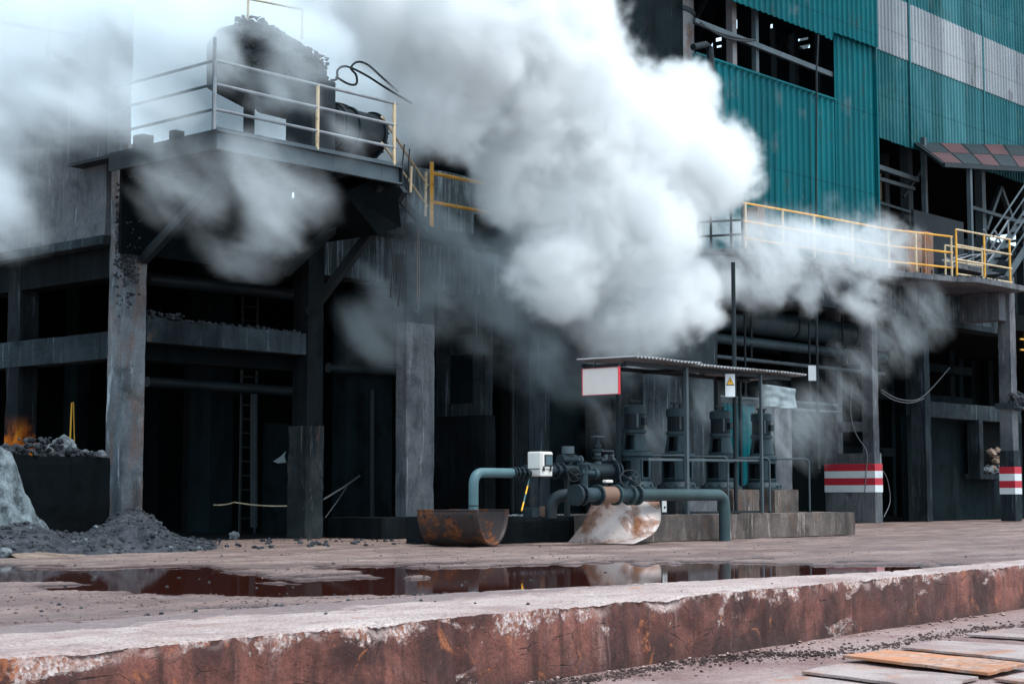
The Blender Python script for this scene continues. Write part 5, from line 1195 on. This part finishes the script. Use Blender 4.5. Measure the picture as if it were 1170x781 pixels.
# butterfly valve with leaning handwheel
vv = thing('hand_valve', 'leaning handwheel valve on the front pipe before the leftmost pump', 'valve', (X_(723), yfp, zfp))
cv_ = Vector((X_(723), yfp, zfp)); q = MB(); q.tube([cv_+Vector((0,0,.08)), cv_+Vector((-.02,-.02,.26))], .035, 12); q.build('neck', M['pump_grey'], vv)
q = MB(); q.box(cv_.x-.06, cv_.x+.09, yfp-.08, yfp+.06, zfp+.15, zfp+.30); q.build('gearbox', M['pump_black'], vv, bevel=.02)
q = MB(); wc = onY(720, 547, yfp-.16); wheel(q, wc, .16, (-.55, -.6, .45), .012, 4); q.tube([wc, Vector((cv_.x, yfp, zfp+.24))], .018, 8); q.build('handwheel', M['steel_dark'], vv, smooth=True)
# lever with white grip
lv = thing('lever_valve', 'small valve lever with a white grip above the rusty coupling', 'valve', (X_(693), yfp, zfp))
q = MB(); q.tube([(X_(693), yfp, zfp+.12), (X_(693), yfp, zfp+.2)], .018, 8); q.build('stem', M['steel_dark'], lv)
q = MB(); q.box(X_(690), X_(698), yfp-.05, yfp+.03, zfp+.19, zfp+.235); q.build('grip', M['white_paint'], lv, bevel=.012)
# rear header pipe into the leftmost pump
yhd = YPU-.35; zh = onY(670, 538, yhd).z
def XH(px): return onY(px, 538, yhd).x
hd = thing('header_pipe', 'dark header pipe running from behind the control box to the leftmost pump', 'pipe', (XH(670), yhd, ZL))
q = MB(); q.tube([(XH(662), yhd, zh), (XH(706), yhd, zh)], .135, 24); q.build('pipe_run', M['pipe_dark'], hd, smooth=True)
q = MB(); q.tube([(XH(600), yhd, zh), (XH(662), yhd, zh)], .088, 20); q.build('pipe_run', M['pipe_dark'], hd, smooth=True)
for px, r_ in ((634, .13), (641, .13), (662, .16), (667, .16), (697, .21), (702, .19)): flange(XH(px), yhd, zh, r_, .04, (1,0,0), 'flange', M['pump_black'], hd)
for px in (648, 690):
    q = MB(); q.bar((XH(px), yhd, ZL-.01), (XH(px), yhd, zh), .07, .07); q.build('support', M['steel_dark'], hd)
# gate valve hanging from it
gv = thing('gate_valve', 'grey gate valve body between the header pipe and the front pipe', 'valve', onY(667, 545, yhd-.2))
c_ = onY(667, 541, yhd-.25); q = MB(); q.tube([c_+Vector((0,0,.16)), c_+Vector((0,0,-.22))], .07, 16); q.tube([c_+Vector((-.08,0,.02)), c_+Vector((.20,-.05,.0))], .055, 14); q.build('body', M['pump_grey'], gv, smooth=True)
q = MB(); q.tube([c_+Vector((.2,-.05,0)), c_+Vector((.26,-.065,0))], .085, 16); q.tube([c_+Vector((0,0,.14)), c_+Vector((0,0,.18))], .11, 16); q.build('flange', M['pump_grey'], gv, smooth=True)
q = MB(); wheel(q, c_+Vector((-.30,-.05,-.02)), .105, (-.8,-.5,.0), .012, 4); q.tube([c_+Vector((-.30,-.05,-.02)), c_], .02, 8); q.build('handwheel', M['steel_dark'], gv, smooth=True)
# slim stacked valve
sv = thing('stack_valve', 'slim black stacked valve with a small top wheel left of the leftmost pump', 'valve', onY(683, 530, yhd))
c_ = onY(683, 535, yhd); zt_ = onY(683, 499, yhd).z
q = MB(); q.tube([c_, z_(c_, zt_-.02)], .03, 12); q.build('stem', M['pump_black'], sv)
for f, r_, mt_ in ((.18, .06, 'steel_grey'), (.34, .09, 'pump_black'), (.46, .055, 'steel_grey'), (.58, .095, 'pump_black'), (.72, .06, 'pump_black')):
    zc = c_.z+(zt_-c_.z)*f; q = MB(); q.lathe((c_.x, c_.y, 0), [(zc-.025, 0), (zc-.025, r_), (zc+.025, r_), (zc+.025, 0)], 18); q.build('collar', M[mt_], sv, smooth=True)
q = MB(); wheel(q, z_(c_, zt_), .10, (0,0,1), .014, 4, 18); q.build('top_wheel', M['steel_grey'], sv, smooth=True)
# gauge branch
gb = thing('gauge_branch', 'small branch of fittings and a square bracket between the stacked valve and the pump', 'fitting', onY(697, 525, yhd))
q = MB(); q.tube([onY(686, 525, yhd), onY(702, 525, yhd)], .03, 10); q.tube([onY(692, 525, yhd-.02), onY(692, 519, yhd-.02)], .035, 10); q.tube([onY(699, 529, yhd), onY(699, 519, yhd)], .04, 10); q.build('fittings', M['steel_grey'], gb, smooth=True)
q = MB(); q.tube([onY(686, 515, yhd), onY(701, 515, yhd), onY(701, 526, yhd)], .012, 6); q.build('bracket', M['steel_grey'], gb)
q = MB(); q.cyl(onY(697, 523, yhd-.07), onY(697, 523, yhd-.03), .05, 16); q.build('gauge', M['steel_dark'], gb)
# actuator right of the control box
ac = thing('valve_actuator', 'dark motor actuator with round cap just right of the white control box', 'valve', onY(644, 530, yhd))
c_ = onY(648, 525, yhd+.15)
q = MB(); q.tube([c_+Vector((-.18,0,0)), c_+Vector((.2,0,0))], .09, 18); q.build('motor', M['pump_black'], ac, smooth=True)
q = MB(); q.tube([c_+Vector((.02,0,-.2)), c_+Vector((.02,0,.2))], .085, 18); q.build('body', M['pump_black'], ac, smooth=True)
q = MB(); q.tube([c_+Vector((.02,0,.1)), c_+Vector((.02,0,.22))], .105, 18); q.build('cap', M['steel_grey'], ac, smooth=True)
q = MB(); q.tube([c_+Vector((.2,0,0)), c_+Vector((.3,0,0))], .045, 14); q.tube([c_+Vector((.3,0,0)), c_+Vector((.34,0,0))], .075, 14); q.build('side_port', M['steel_grey'], ac, smooth=True)
# left bent pipe
ybp = YL+.5; zbp = onY(570, 540, ybp).z
bp = thing('bent_pipe', 'pale teal pipe bending down to the plinth behind the rusty trough', 'pipe', (onY(541, 583, ybp).x, ybp, ZL))
xbp = onY(541, 570, ybp).x
q = MB(); q.tube(elbow((xbp, ybp, ZL-.02), (xbp, ybp, zbp), (onY(586, 540, ybp).x, ybp, zbp), .2, 10), .075, 20); q.build('pipe_run', M['pipe_bluish'], bp, smooth=True)
q = MB(); q.tube([(onY(586, 540, ybp).x, ybp, zbp), (onY(612, 540, ybp).x, ybp+.1, zbp)], .06, 18); q.build('hose_section', M['pipe_dark'], bp, smooth=True)
for px in (586, 590, 595, 600): flange(onY(px, 540, ybp).x, ybp, zbp, .095, .03, (1,0,0), 'flange', M['pump_black'], bp, 6)
q = MB(); q.cyl((xbp, ybp, zbp-.5), (xbp, ybp, zbp-.485), .08, 20); q.build('weld_seam', M['steel_dark'], bp)
# control box: two faces seen
ycb = YL+.35
cb = thing('control_box', 'dirty white control box with a dark window standing on a thin leg', 'cabinet', onY(617, 583, ycb))
xk0, xk1 = onY(618, 530, ycb).x, onY(631.5, 530, ycb).x; yk1 = onX(602.5, 530, xk0).y; zk0, zk1 = onY(618, 544, ycb).z, onY(618, 515.5, ycb).z
q = MB(); q.box(xk0, xk1, ycb, yk1, zk0, zk1); q.build('cabinet', M['white_paint'], cb, bevel=.02)
q = MB(); q.box(xk0+.02, xk1-.02, ycb-.018, ycb, zk0+.12, zk1-.015); q.build('door', M['white_paint'], cb, bevel=.008)
zw_0, zw_1 = onY(624, 532.5, ycb).z, onY(624, 519, ycb).z
wk = xk1-xk0
q = MB(); q.box(xk0+.22*wk, xk1-.10*wk, ycb-.028, ycb-.018, zw_0, zw_1); q.build('window_frame', M['rubber'], cb, bevel=.006)
q = MB(); q.box(xk0+.28*wk, xk1-.16*wk, ycb-.033, ycb-.028, zw_0+.02, zw_1-.02); q.build('window', M['glass_dark'], cb)
q = MB(); q.box(xk0-.012, xk0, ycb+.02, yk1-.02, zk0+.115, zk0+.125); q.box(xk0+.03, xk0+.06, ycb-.03, ycb-.018, zk0+.08, zk0+.16); q.box(xk1-.09, xk1-.06, ycb-.03, ycb-.018, zk0+.08, zk0+.16); q.build('latch', M['steel_dark'], cb)
q = MB(); q.bar(((xk0+xk1)/2, (ycb+yk1)/2, ZL), ((xk0+xk1)/2, (ycb+yk1)/2, zk0), .04, .04); q.build('leg', M['steel_dark'], cb)
q = MB(); q.box((xk0+xk1)/2-.12, (xk0+xk1)/2+.12, (ycb+yk1)/2-.1, (ycb+yk1)/2+.1, ZL-.01, ZL+.02); q.build('foot', M['steel_dark'], cb)
# painted stick leaning
sk_ = thing('painted_stick', 'thin yellow and blue stick leaning below the control box', 'stick', onY(596, 583, YL+.3))
s0, s1_ = onY(596, 583, YL+.25), onY(605, 546, YL+.6)
for k in range(4):
    q = MB(); q.tube([s0.lerp(s1_, k/4), s0.lerp(s1_, (k+1)/4)], .012, 7); q.build('band', M['yellow'] if k % 2 == 0 else M['pipe_bluish'], sk_)
# small things on the plinth
def lump(px, py, label, name, size, mat):
    p = onY(px, py, YL+.35); x, y = p.x, p.y
    t = rough_box(x-size[0], x+size[0], y-size[1], y+size[1], ZL, ZL+size[2], .04, .012, name, M[mat], None, px, .02)
    tag(t, label, 'block')
lump(607, 580, 'dark small block at the foot of the leaning stick', 'small_block', (.09, .1, .14), 'pump_black')
lump(624, 582, 'rusty small block beside the foot of the control box', 'small_block', (.07, .08, .16), 'rust_brown')
sb_ = thing('switch_box', 'little grey switch box standing on the plinth right of the scrap plate', 'box', onY(757, 590, YL+.12))
p = onY(757, 590, YL+.12)
q = MB(); q.box(p.x-.11, p.x+.11, YL+.1, YL+.3, ZL, ZL+.27); q.build('body', M['pump_black'], sb_, bevel=.01)
q = MB(); q.box(p.x-.05, p.x+.07, YL+.085, YL+.1, ZL+.05, ZL+.25); q.build('face_plate', M['stripe_white'], sb_, bevel=.004)
q = MB(); q.cyl((p.x+.01, YL+.07, ZL+.13), (p.x+.01, YL+.085, ZL+.13), .018, 10); q.build('button', M['rubber'], sb_)

# ================================================================ scrap in front
# rusty half pipe trough
cen_r = onZ(564, 623.5, 0); axd = (_r*.9-Vector((_f.x, _f.y, 0)).normalized()*.42); axd.z = 0; axd.normalize()
perp = Vector((-axd.y, axd.x, 0)); Rt = .53; Lt = 1.02
tr = thing('steel_trough', 'rusty half round trough lying open side up in front of the plinth', 'trough', cen_r)
m = MB(); ns, nl = 28, 14
for j in range(nl+1):
    for i in range(ns+1):
        a = math.pi+math.pi*i/ns; dd = -Lt*j/nl
        p = cen_r+axd*dd+perp*(Rt*math.cos(a))+Vector((0,0,Rt*1.02+Rt*math.sin(a)))
        p += Vector((0,0,.012*mnoise.noise(p*2))); m.v.append(tuple(p))
for j in range(nl):
    for i in range(ns): a = j*(ns+1)+i; m.f.append((a, a+1, a+ns+2, a+ns+1))
m.build('shell', M['rust_trough'], tr, smooth=True, solid=.03)
for s_ in (-1, 1):
    q = MB(); p = cen_r+perp*(Rt*s_)+Vector((0,0,Rt*1.02)); q.bar(p, p-axd*Lt, .05, .02); q.build('rim', M['rust_trough'], tr)
for k in (0.12, .5, .88):
    p = cen_r-axd*(Lt*k)-perp*(Rt*.985)+Vector((0,0,Rt*.84)); q = MB(); q.cyl(p, p-perp*.035, .025, 8); q.build('bolt', M['steel_dark'], tr)
q = MB(); p = cen_r-axd*Lt
pts = [p+perp*(Rt*.97*math.cos(math.pi+math.pi*i/18))+Vector((0,0,Rt*1.02+Rt*.97*math.sin(math.pi+math.pi*i/18))) for i in range(19)]; q.prism(pts, axd*.02); q.build('end_plate', M['rust_trough'], tr)
# bent scrap plate leaning on the plinth
P4 = [onZ(648, 620, .0), onZ(722, 621.5, 0), onY(753, 573, YL-.02), onY(677, 572, YL-.02)]
m = MB(); nn = 24
for j in range(nn+1):
    for i in range(nn+1):
        u, v = i/nn, j/nn; p = P4[0].lerp(P4[1], u).lerp(P4[3].lerp(P4[2], u), v)
        bl = math.sin(v*math.pi)*(.04+.13*u**2.2)
        p = p+Vector((bl*.5, -bl, -bl*.55))+Vector((0, -.015*mnoise.noise(Vector((u*3, v*3, 0))), 0)); m.v.append((p.x, p.y, max(p.z, .006)))
for j in range(nn):
    for i in range(nn): a = j*(nn+1)+i; m.f.append((a, a+1, a+nn+2, a+nn+1))
tag(m.build('scrap_plate', M['rust_plate'], smooth=True, solid=.012), 'bent pale scrap plate with rust blotches leaning on the plinth', 'plate')

# ================================================================ big pipes in the right bays
def bigpipe(a, b, yy, r, label, mat, bands=(), name='overhead_pipe'):
    t = thing(name, label, 'pipe', onY(*a, yy)); A, B = onY(*a, yy), onY(*b, yy); B.z = A.z
    q = MB(); q.tube([A, B], r, 28); q.build('pipe_run', mat, t, smooth=True)
    for f in bands:
        p = A.lerp(B, f); q = MB(); q.tube([p-Vector((.06,0,0)), p+Vector((.06,0,0))], r*1.1, 28); q.build('flange', M['pump_black'], t, smooth=True)
    for f in (.25, .75):
        p = A.lerp(B, f); q = MB(); q.tube([p, z_(p, 5.9)], .03, 6); q.build('hanger', M['steel_dark'], t)
bigpipe((800, 359), (1010, 400), YA+1.3, .34, 'thickest grey overhead pipe below the right deck', M['pump_grey'], (.45, .78))
bigpipe((800, 384), (1010, 412), YA+1.0, .13, 'medium pale overhead pipe under the thickest one', M['pump_grey'], (.6,))
bigpipe((800, 405), (1010, 424), YA+.9, .05, 'thin overhead pipe lowest of the three under the right deck', M['steel_grey'])
bigpipe((812, 452), (960, 462), YA+.6, .04, 'upper of two thin conduits behind the hanging plastic sheet', M['steel_grey'], name='conduit')
bigpipe((812, 461), (960, 470), YA+.6, .04, 'lower of two thin conduits behind the hanging plastic sheet', M['steel_grey'], name='conduit')
p = onY(929, 426, YA-.3)
ps = thing('small_sign', 'small plain white sign hanging right of the shelter', 'sign', p)
w_ = 5.5*proj(p)[2]/F_PX; h_ = 8.7*proj(p)[2]/F_PX
nv2 = Vector((-.7, -.7, 0)); uv2 = Vector((.7, -.7, 0))
q = MB(); q.prism([p+uv2*(sx*w_)+Vector((0,0,sz*h_)) for sx, sz in ((-1,-1),(1,-1),(1,1),(-1,1))], nv2*.01); q.build('panel', M['stripe_white'], ps)
q = MB(); q.tube([p+uv2*w_*.9+Vector((0,0,-2.4)), p+uv2*w_*.9+Vector((0,0,2.1))], .035, 8); q.build('rod', M['steel_dark'], ps)
# cables on the right columns
hose([onX(x, y, xs0-.08) for x, y in ((974, 440), (972, 470), (978, 495), (990, 515))]+[onX(990, 535, xs0-.08), onX(988, 562, xs0-.08)], 'cable running down the front of the wide striped column base', .014, 'cable', M['cable'])
hose([onY(1007, 535, YA-.15), onY(1014, 548, YA-.1), onY(1017, 572, YA-.1), onY(1010, 590, YA-.15)], 'loose coil of cable beside the wide striped column base', .012, 'cable', M['cable'])
hose([onY(1007, 445, YA-.05), onY(1025, 455, YA-.05), onY(1045, 457, YA-.05), onY(1060, 448, YA-.05), onY(1085, 420, YA-.05)], 'upper cable sagging between two right columns', .014, 'cable', M['cable'])
hose([onY(1007, 448, YA-.08), onY(1022, 457, YA-.08), onY(1040, 460, YA-.08), onY(1056, 455, YA-.08)], 'lower cable sagging between two right columns', .012, 'cable', M['cable'])
# lower right small railing seen at picture edge
railing('safety_railing', 'bit of yellow railing at the right picture edge beyond the pale end column', [onY(1166, 402, YB+2), onY(1185, 404, YB+2)], .75, (1, .55, .1), (.3, 1), .03, M['rail_yellow'])
# ---------------------------------------------------------------- steam
def steam_mat(name, col, density, aniso=0.0):
    m = bpy.data.materials.new(name); m.use_nodes = True
    nt = m.node_tree; nt.nodes.clear()
    out = nt.nodes.new('ShaderNodeOutputMaterial'); pv = nt.nodes.new('ShaderNodeVolumePrincipled')
    pv.inputs['Color'].default_value = (*col, 1); pv.inputs['Density'].default_value = density
    pv.inputs['Anisotropy'].default_value = aniso
    nt.links.new(pv.outputs[0], out.inputs['Volume'])
    return m
def steam(name, label, cat, blobs, mat, voxel=0.06, n_scale=0.5, n_amp=1.0, soft=0.35, warp=0.5,
          stretch=(1, 1, 1), rot=(0, 0, 0), det=6.0, rough=0.55, seed=0.0, smooth=0.15, fg=1.0, pad=1.12):
    """blobs: (centre Vector, (rx,ry,rz))  -> a density grid made of soft puffs broken up by turbulence"""
    g = bpy.data.node_groups.new(name+'_grid', 'GeometryNodeTree')
    g.interface.new_socket('Geometry', in_out='INPUT', socket_type='NodeSocketGeometry')
    g.interface.new_socket('Geometry', in_out='OUTPUT', socket_type='NodeSocketGeometry')
    N, L = g.nodes, g.links
    out = N.new('NodeGroupOutput'); vc = N.new('GeometryNodeVolumeCube'); sm = N.new('GeometryNodeSetMaterial')
    lo = [min(c[i]-r[i]*pad for c, r in blobs) for i in range(3)]
    hi = [max(c[i]+r[i]*pad for c, r in blobs) for i in range(3)]
    vc.inputs['Min'].default_value = lo; vc.inputs['Max'].default_value = hi
    for i, k in enumerate(('Resolution X', 'Resolution Y', 'Resolution Z')):
        vc.inputs[k].default_value = max(8, int((hi[i]-lo[i])/voxel))
    def M(op, a, b=None, c=None, clamp=False):
        n = N.new('ShaderNodeMath'); n.operation = op; n.use_clamp = clamp
        for i, v in enumerate((a, b, c)):
            if v is None: continue
            if isinstance(v, (int, float)): n.inputs[i].default_value = v
            else: L.new(v, n.inputs[i])
        return n.outputs[0]
    def V(op, a, b=None, s=None):
        n = N.new('ShaderNodeVectorMath'); n.operation = op
        for i, v in enumerate((a, b)):
            if v is None: continue
            if isinstance(v, (tuple, list, Vector)): n.inputs[i].default_value = tuple(v)
            else: L.new(v, n.inputs[i])
        if s is not None: n.inputs['Scale'].default_value = s
        return n.outputs['Value'] if op == 'LENGTH' else n.outputs['Vector']
    pos = N.new('GeometryNodeInputPosition').outputs[0]
    vr = N.new('ShaderNodeVectorRotate'); vr.rotation_type = 'EULER_XYZ'; vr.inputs['Rotation'].default_value = rot
    L.new(pos, vr.inputs['Vector'])
    np_ = V('ADD', V('MULTIPLY', vr.outputs[0], stretch), (seed, seed*1.7, seed*0.6))
    def noise(vec, scale, detail, rg, dist=0.0):
        n = N.new('ShaderNodeTexNoise'); n.inputs['Scale'].default_value = scale; n.inputs['Detail'].default_value = detail
        n.inputs['Roughness'].default_value = rg; n.inputs['Distortion'].default_value = dist; L.new(vec, n.inputs['Vector']); return n
    w = noise(np_, n_scale*0.9, 2.0, 0.5)
    wv = V('SCALE', V('SUBTRACT', w.outputs['Color'], (0.5, 0.5, 0.5)), s=warp*2)
    p2 = V('ADD', pos, wv)
    acc = None
    for c, r in blobs:
        d = V('LENGTH', V('MULTIPLY', V('SUBTRACT', p2, tuple(c)), (1/r[0], 1/r[1], 1/r[2])))
        acc = d if acc is None else M('SMOOTH_MIN', acc, d, smooth)
    f = M('SUBTRACT', 1.0, acc)
    n1 = noise(V('ADD', np_, wv), n_scale, det, rough, 0.25)
    # billows: ridged component sharpens the cauliflower edge
    n2 = noise(V('ADD', np_, (7.3, 1.1, 3.7)), n_scale*2.3, det-1, rough, 0.3)
    rid = M('ABSOLUTE', M('SUBTRACT', n2.outputs[0], 0.5))
    t = M('MULTIPLY', M('SUBTRACT', n1.outputs[0], 0.5), n_amp*2)
    t = M('ADD', t, M('MULTIPLY', M('SUBTRACT', rid, 0.09), -n_amp*0.9))
    v = M('ADD', M('MULTIPLY', f, fg), t)
    mr = N.new('ShaderNodeMapRange'); mr.interpolation_type = 'SMOOTHSTEP'
    mr.inputs['From Min'].default_value = 0.0; mr.inputs['From Max'].default_value = soft
    L.new(v, mr.inputs['Value'])
    # fade fully before the grid's faces
    edge = M('MULTIPLY', M('SUBTRACT', 1.12, acc), 6.0 if fg > .95 else 1.8, clamp=True)
    L.new(M('MULTIPLY', mr.outputs[0], edge), vc.inputs['Density'])
    L.new(vc.outputs[0], sm.inputs['Geometry']); sm.inputs['Material'].default_value = mat
    L.new(sm.outputs[0], out.inputs[0])
    vd = bpy.data.volumes.new(name); ob = bpy.data.objects.new(name, vd); C.objects.link(ob)
    vd.materials.append(mat)
    md = ob.modifiers.new('grid', 'NODES'); md.node_group = g
    ob['label'] = label; ob['category'] = cat; ob['kind'] = 'stuff'
    return ob
def puff(px, py, r, Y, ry=None, dr=None):
    """a puff seen at a pixel, standing on the vertical plane Y; r in photo pixels"""
    c = onY(px, py, Y); z = proj(c)[2]; rr = r*z/F_PX
    return (c, (rr*1.15, ry if ry else rr*0.9, (dr*z/F_PX if dr else rr)))
# ================================================================ steam
MS = steam_mat('white steam', (.980, .995, 1.0), 2.4)
Ys = 20.4
core = [puff(400, -30, 90, 21.2), puff(470, 10, 95, 21), puff(540, 20, 120, Ys), puff(620, 20, 105, Ys), puff(515, 110, 80, Ys+.3), puff(640, 110, 118, Ys), puff(640, 200, 98, Ys), puff(700, 165, 108, Ys),
        puff(762, 180, 90, Ys), puff(826, 188, 56, Ys), puff(690, 255, 108, Ys), puff(712, 285, 84, Ys), puff(640, 300, 72, Ys), puff(782, 338, 54, Ys), puff(710, 345, 80, Ys), puff(765, 355, 50, Ys),
        puff(780, 112, 48, Ys), puff(660, -10, 50, Ys)]
steam('steam_cloud', 'huge dense white steam cloud rolling in front of the building and the teal tower', 'steam', core, MS, voxel=.05, n_scale=.8, n_amp=1.25, soft=.42, warp=.38, det=10, rough=.70, smooth=.14)
wr = [puff(880, 290, 60, 21.2), puff(935, 288, 60, 21.2), puff(985, 288, 54, 21.2), puff(1025, 275, 34, 21.2), puff(862, 318, 42, 21.2), puff(815, 312, 40, 21.2), puff(835, 262, 34, 23.8), puff(790, 262, 34, 23.8), puff(920, 330, 34, 21.4), puff(985, 335, 38, 21.2)]
steam('steam_wisps', 'ragged steam wisps trailing across the yellow railing of the right deck', 'steam', wr, steam_mat('ragged steam', (.955, .984, 1.0), 1.35), voxel=.045, n_scale=1.4, n_amp=2.3, soft=.9, warp=.5, stretch=(.6, 1, 1.2), rot=(0, -.5, 0), det=9, rough=.66, fg=.8)
wq = [puff(1050, 360, 44, 21.2), puff(1015, 392, 42, 21.2), puff(975, 430, 44, 21.2), puff(935, 470, 44, 20.8), puff(900, 490, 40, 19.6)]
steam('low_wisps', 'thin bluish slanting steam wisps in front of the right striped column', 'steam', wq, steam_mat('slanting steam', (.88, .96, 1.0), .55), voxel=.04, n_scale=1.5, n_amp=3.4, soft=1.3, warp=.45, stretch=(.32, 1, 1.6), rot=(0, -.75, 0), det=10, rough=.66, fg=.35, seed=2)
wl = [puff(-20, 20, 180, 24), puff(120, -10, 160, 24.5), puff(250, 60, 150, 24.8), puff(350, 10, 140, 25), puff(420, 110, 100, 23.8), puff(190, 90, 90, 24), puff(330, 110, 90, 24.6)]
steam('steam_bank', 'pale steam bank drifting behind the upper left platform and over the wall', 'steam', wl, steam_mat('bank steam', (.93, .975, 1.0), 1.7), voxel=.12, n_scale=.45, n_amp=.8, soft=.8, warp=.5, det=6, rough=.55)
wv = [puff(-10, 30, 130, 20.8), puff(110, 20, 125, 20.8), puff(210, 20, 90, 20.4), puff(50, 105, 80, 20.5), puff(0, 225, 75, 20.5), puff(330, 40, 75, 19.7), puff(300, 90, 40, 19.7), puff(170, 95, 66, 20.2), puff(110, 95, 60, 20.6), puff(150, 40, 60, 20.6)]
steam('steam_veil', 'thin grey steam veil in front of the left wall and the hoist housing', 'steam', wv, steam_mat('veil steam', (.92, .975, 1.0), 1.6), voxel=.07, n_scale=.75, n_amp=1.7, soft=1.2, warp=.6, stretch=(.5, 1, 1.3), rot=(0, -.3, 0), det=9, rough=.62, seed=3)
wu = [puff(300, 185, 62, 19.3), puff(322, 225, 66, 19.3), puff(300, 260, 55, 19.4), puff(215, 200, 58, 19.4), puff(400, 165, 34, 19.4)]
steam('platform_steam', 'soft steam streaks hanging under the upper left platform', 'steam', wu, steam_mat('streak steam', (.91, .968, 1.0), .75), voxel=.05, n_scale=1.1, n_amp=1.9, soft=1.3, warp=.75, stretch=(.55, 1, 1.2), rot=(0, -.5, 0), det=9, rough=.62, seed=13, fg=.9)
wm = [puff(505, 260, 55, 21), puff(470, 330, 70, 21.2), puff(560, 330, 80, 21), puff(610, 385, 70, 21), puff(410, 385, 46, 21.4), puff(680, 400, 66, 20.8), puff(740, 405, 50, 20.6)]
steam('steam_curtain', 'bluish thin steam curtain hanging below the big cloud in the middle bay', 'steam', wm, steam_mat('curtain steam', (.80, .93, 1.0), .26), voxel=.07, n_scale=.9, n_amp=2.0, soft=1.1, warp=.6, stretch=(.6, 1, 1.1), rot=(0, -.6, 0), det=8, rough=.6, seed=9)
wp = [puff(700, 485, 34, 18.6, .5), puff(745, 500, 32, 18.9, .5), puff(812, 460, 34, 18.9, .5), puff(875, 475, 40, 18.6, .6), puff(925, 505, 36, 19.5, .6), puff(855, 495, 24, 17.2, .3)]
steam('pump_steam', 'small steam wisps curling between the pumps under the shelter', 'steam', wp, steam_mat('pump wisp steam', (.84, .94, 1.0), .42), voxel=.04, n_scale=1.8, n_amp=3.0, soft=1.3, warp=.4, stretch=(.4, 1, 1.4), rot=(0, -.9, 0), det=9, rough=.64, seed=5, fg=.4)
# ---------------------------------------------------------------- light
world = bpy.data.worlds.new('World'); sc.world = world; world.use_nodes = True
nt = world.node_tree; bg = nt.nodes['Background']; sky = nt.nodes.new('ShaderNodeTexSky'); sky.sky_type = 'NISHITA'; sky.sun_disc = False
SUN = Vector((.05, -.50, 1.0)).normalized()
sky.sun_elevation = math.asin(SUN.z); sky.sun_rotation = math.atan2(SUN.x, SUN.y); sky.dust_density = 3; sky.air_density = 1.0; sky.ozone_density = 0.3
# thin overcast: the clear sky seen through an even pale cyan cloud layer
mx = nt.nodes.new('ShaderNodeMix'); mx.data_type = 'RGBA'; mx.inputs[0].default_value = .6; mx.inputs[7].default_value = (4.5, 6.2, 7.1, 1)
nt.links.new(sky.outputs[0], mx.inputs[6]); nt.links.new(mx.outputs[2], bg.inputs[0]); bg.inputs[1].default_value = .15
sd = bpy.data.lights.new('sun', 'SUN'); so = bpy.data.objects.new('sun', sd); C.objects.link(so); sd.energy = 1.3; sd.angle = R(22); sd.color = (1, .985, .965)
so.rotation_euler = SUN.to_track_quat('Z', 'Y').to_euler(); so.location = (0, 0, 50)
sc.cycles.use_denoising = True; sc.cycles.max_bounces = 8; sc.cycles.diffuse_bounces = 3; sc.cycles.glossy_bounces = 3; sc.cycles.volume_bounces = 7
sc.cycles.volume_step_rate = 2.4; sc.cycles.volume_max_steps = 192
vs = sc.view_settings; vs.view_transform = 'Standard'; vs.look = 'None'; vs.exposure = 1.0; vs.gamma = 1
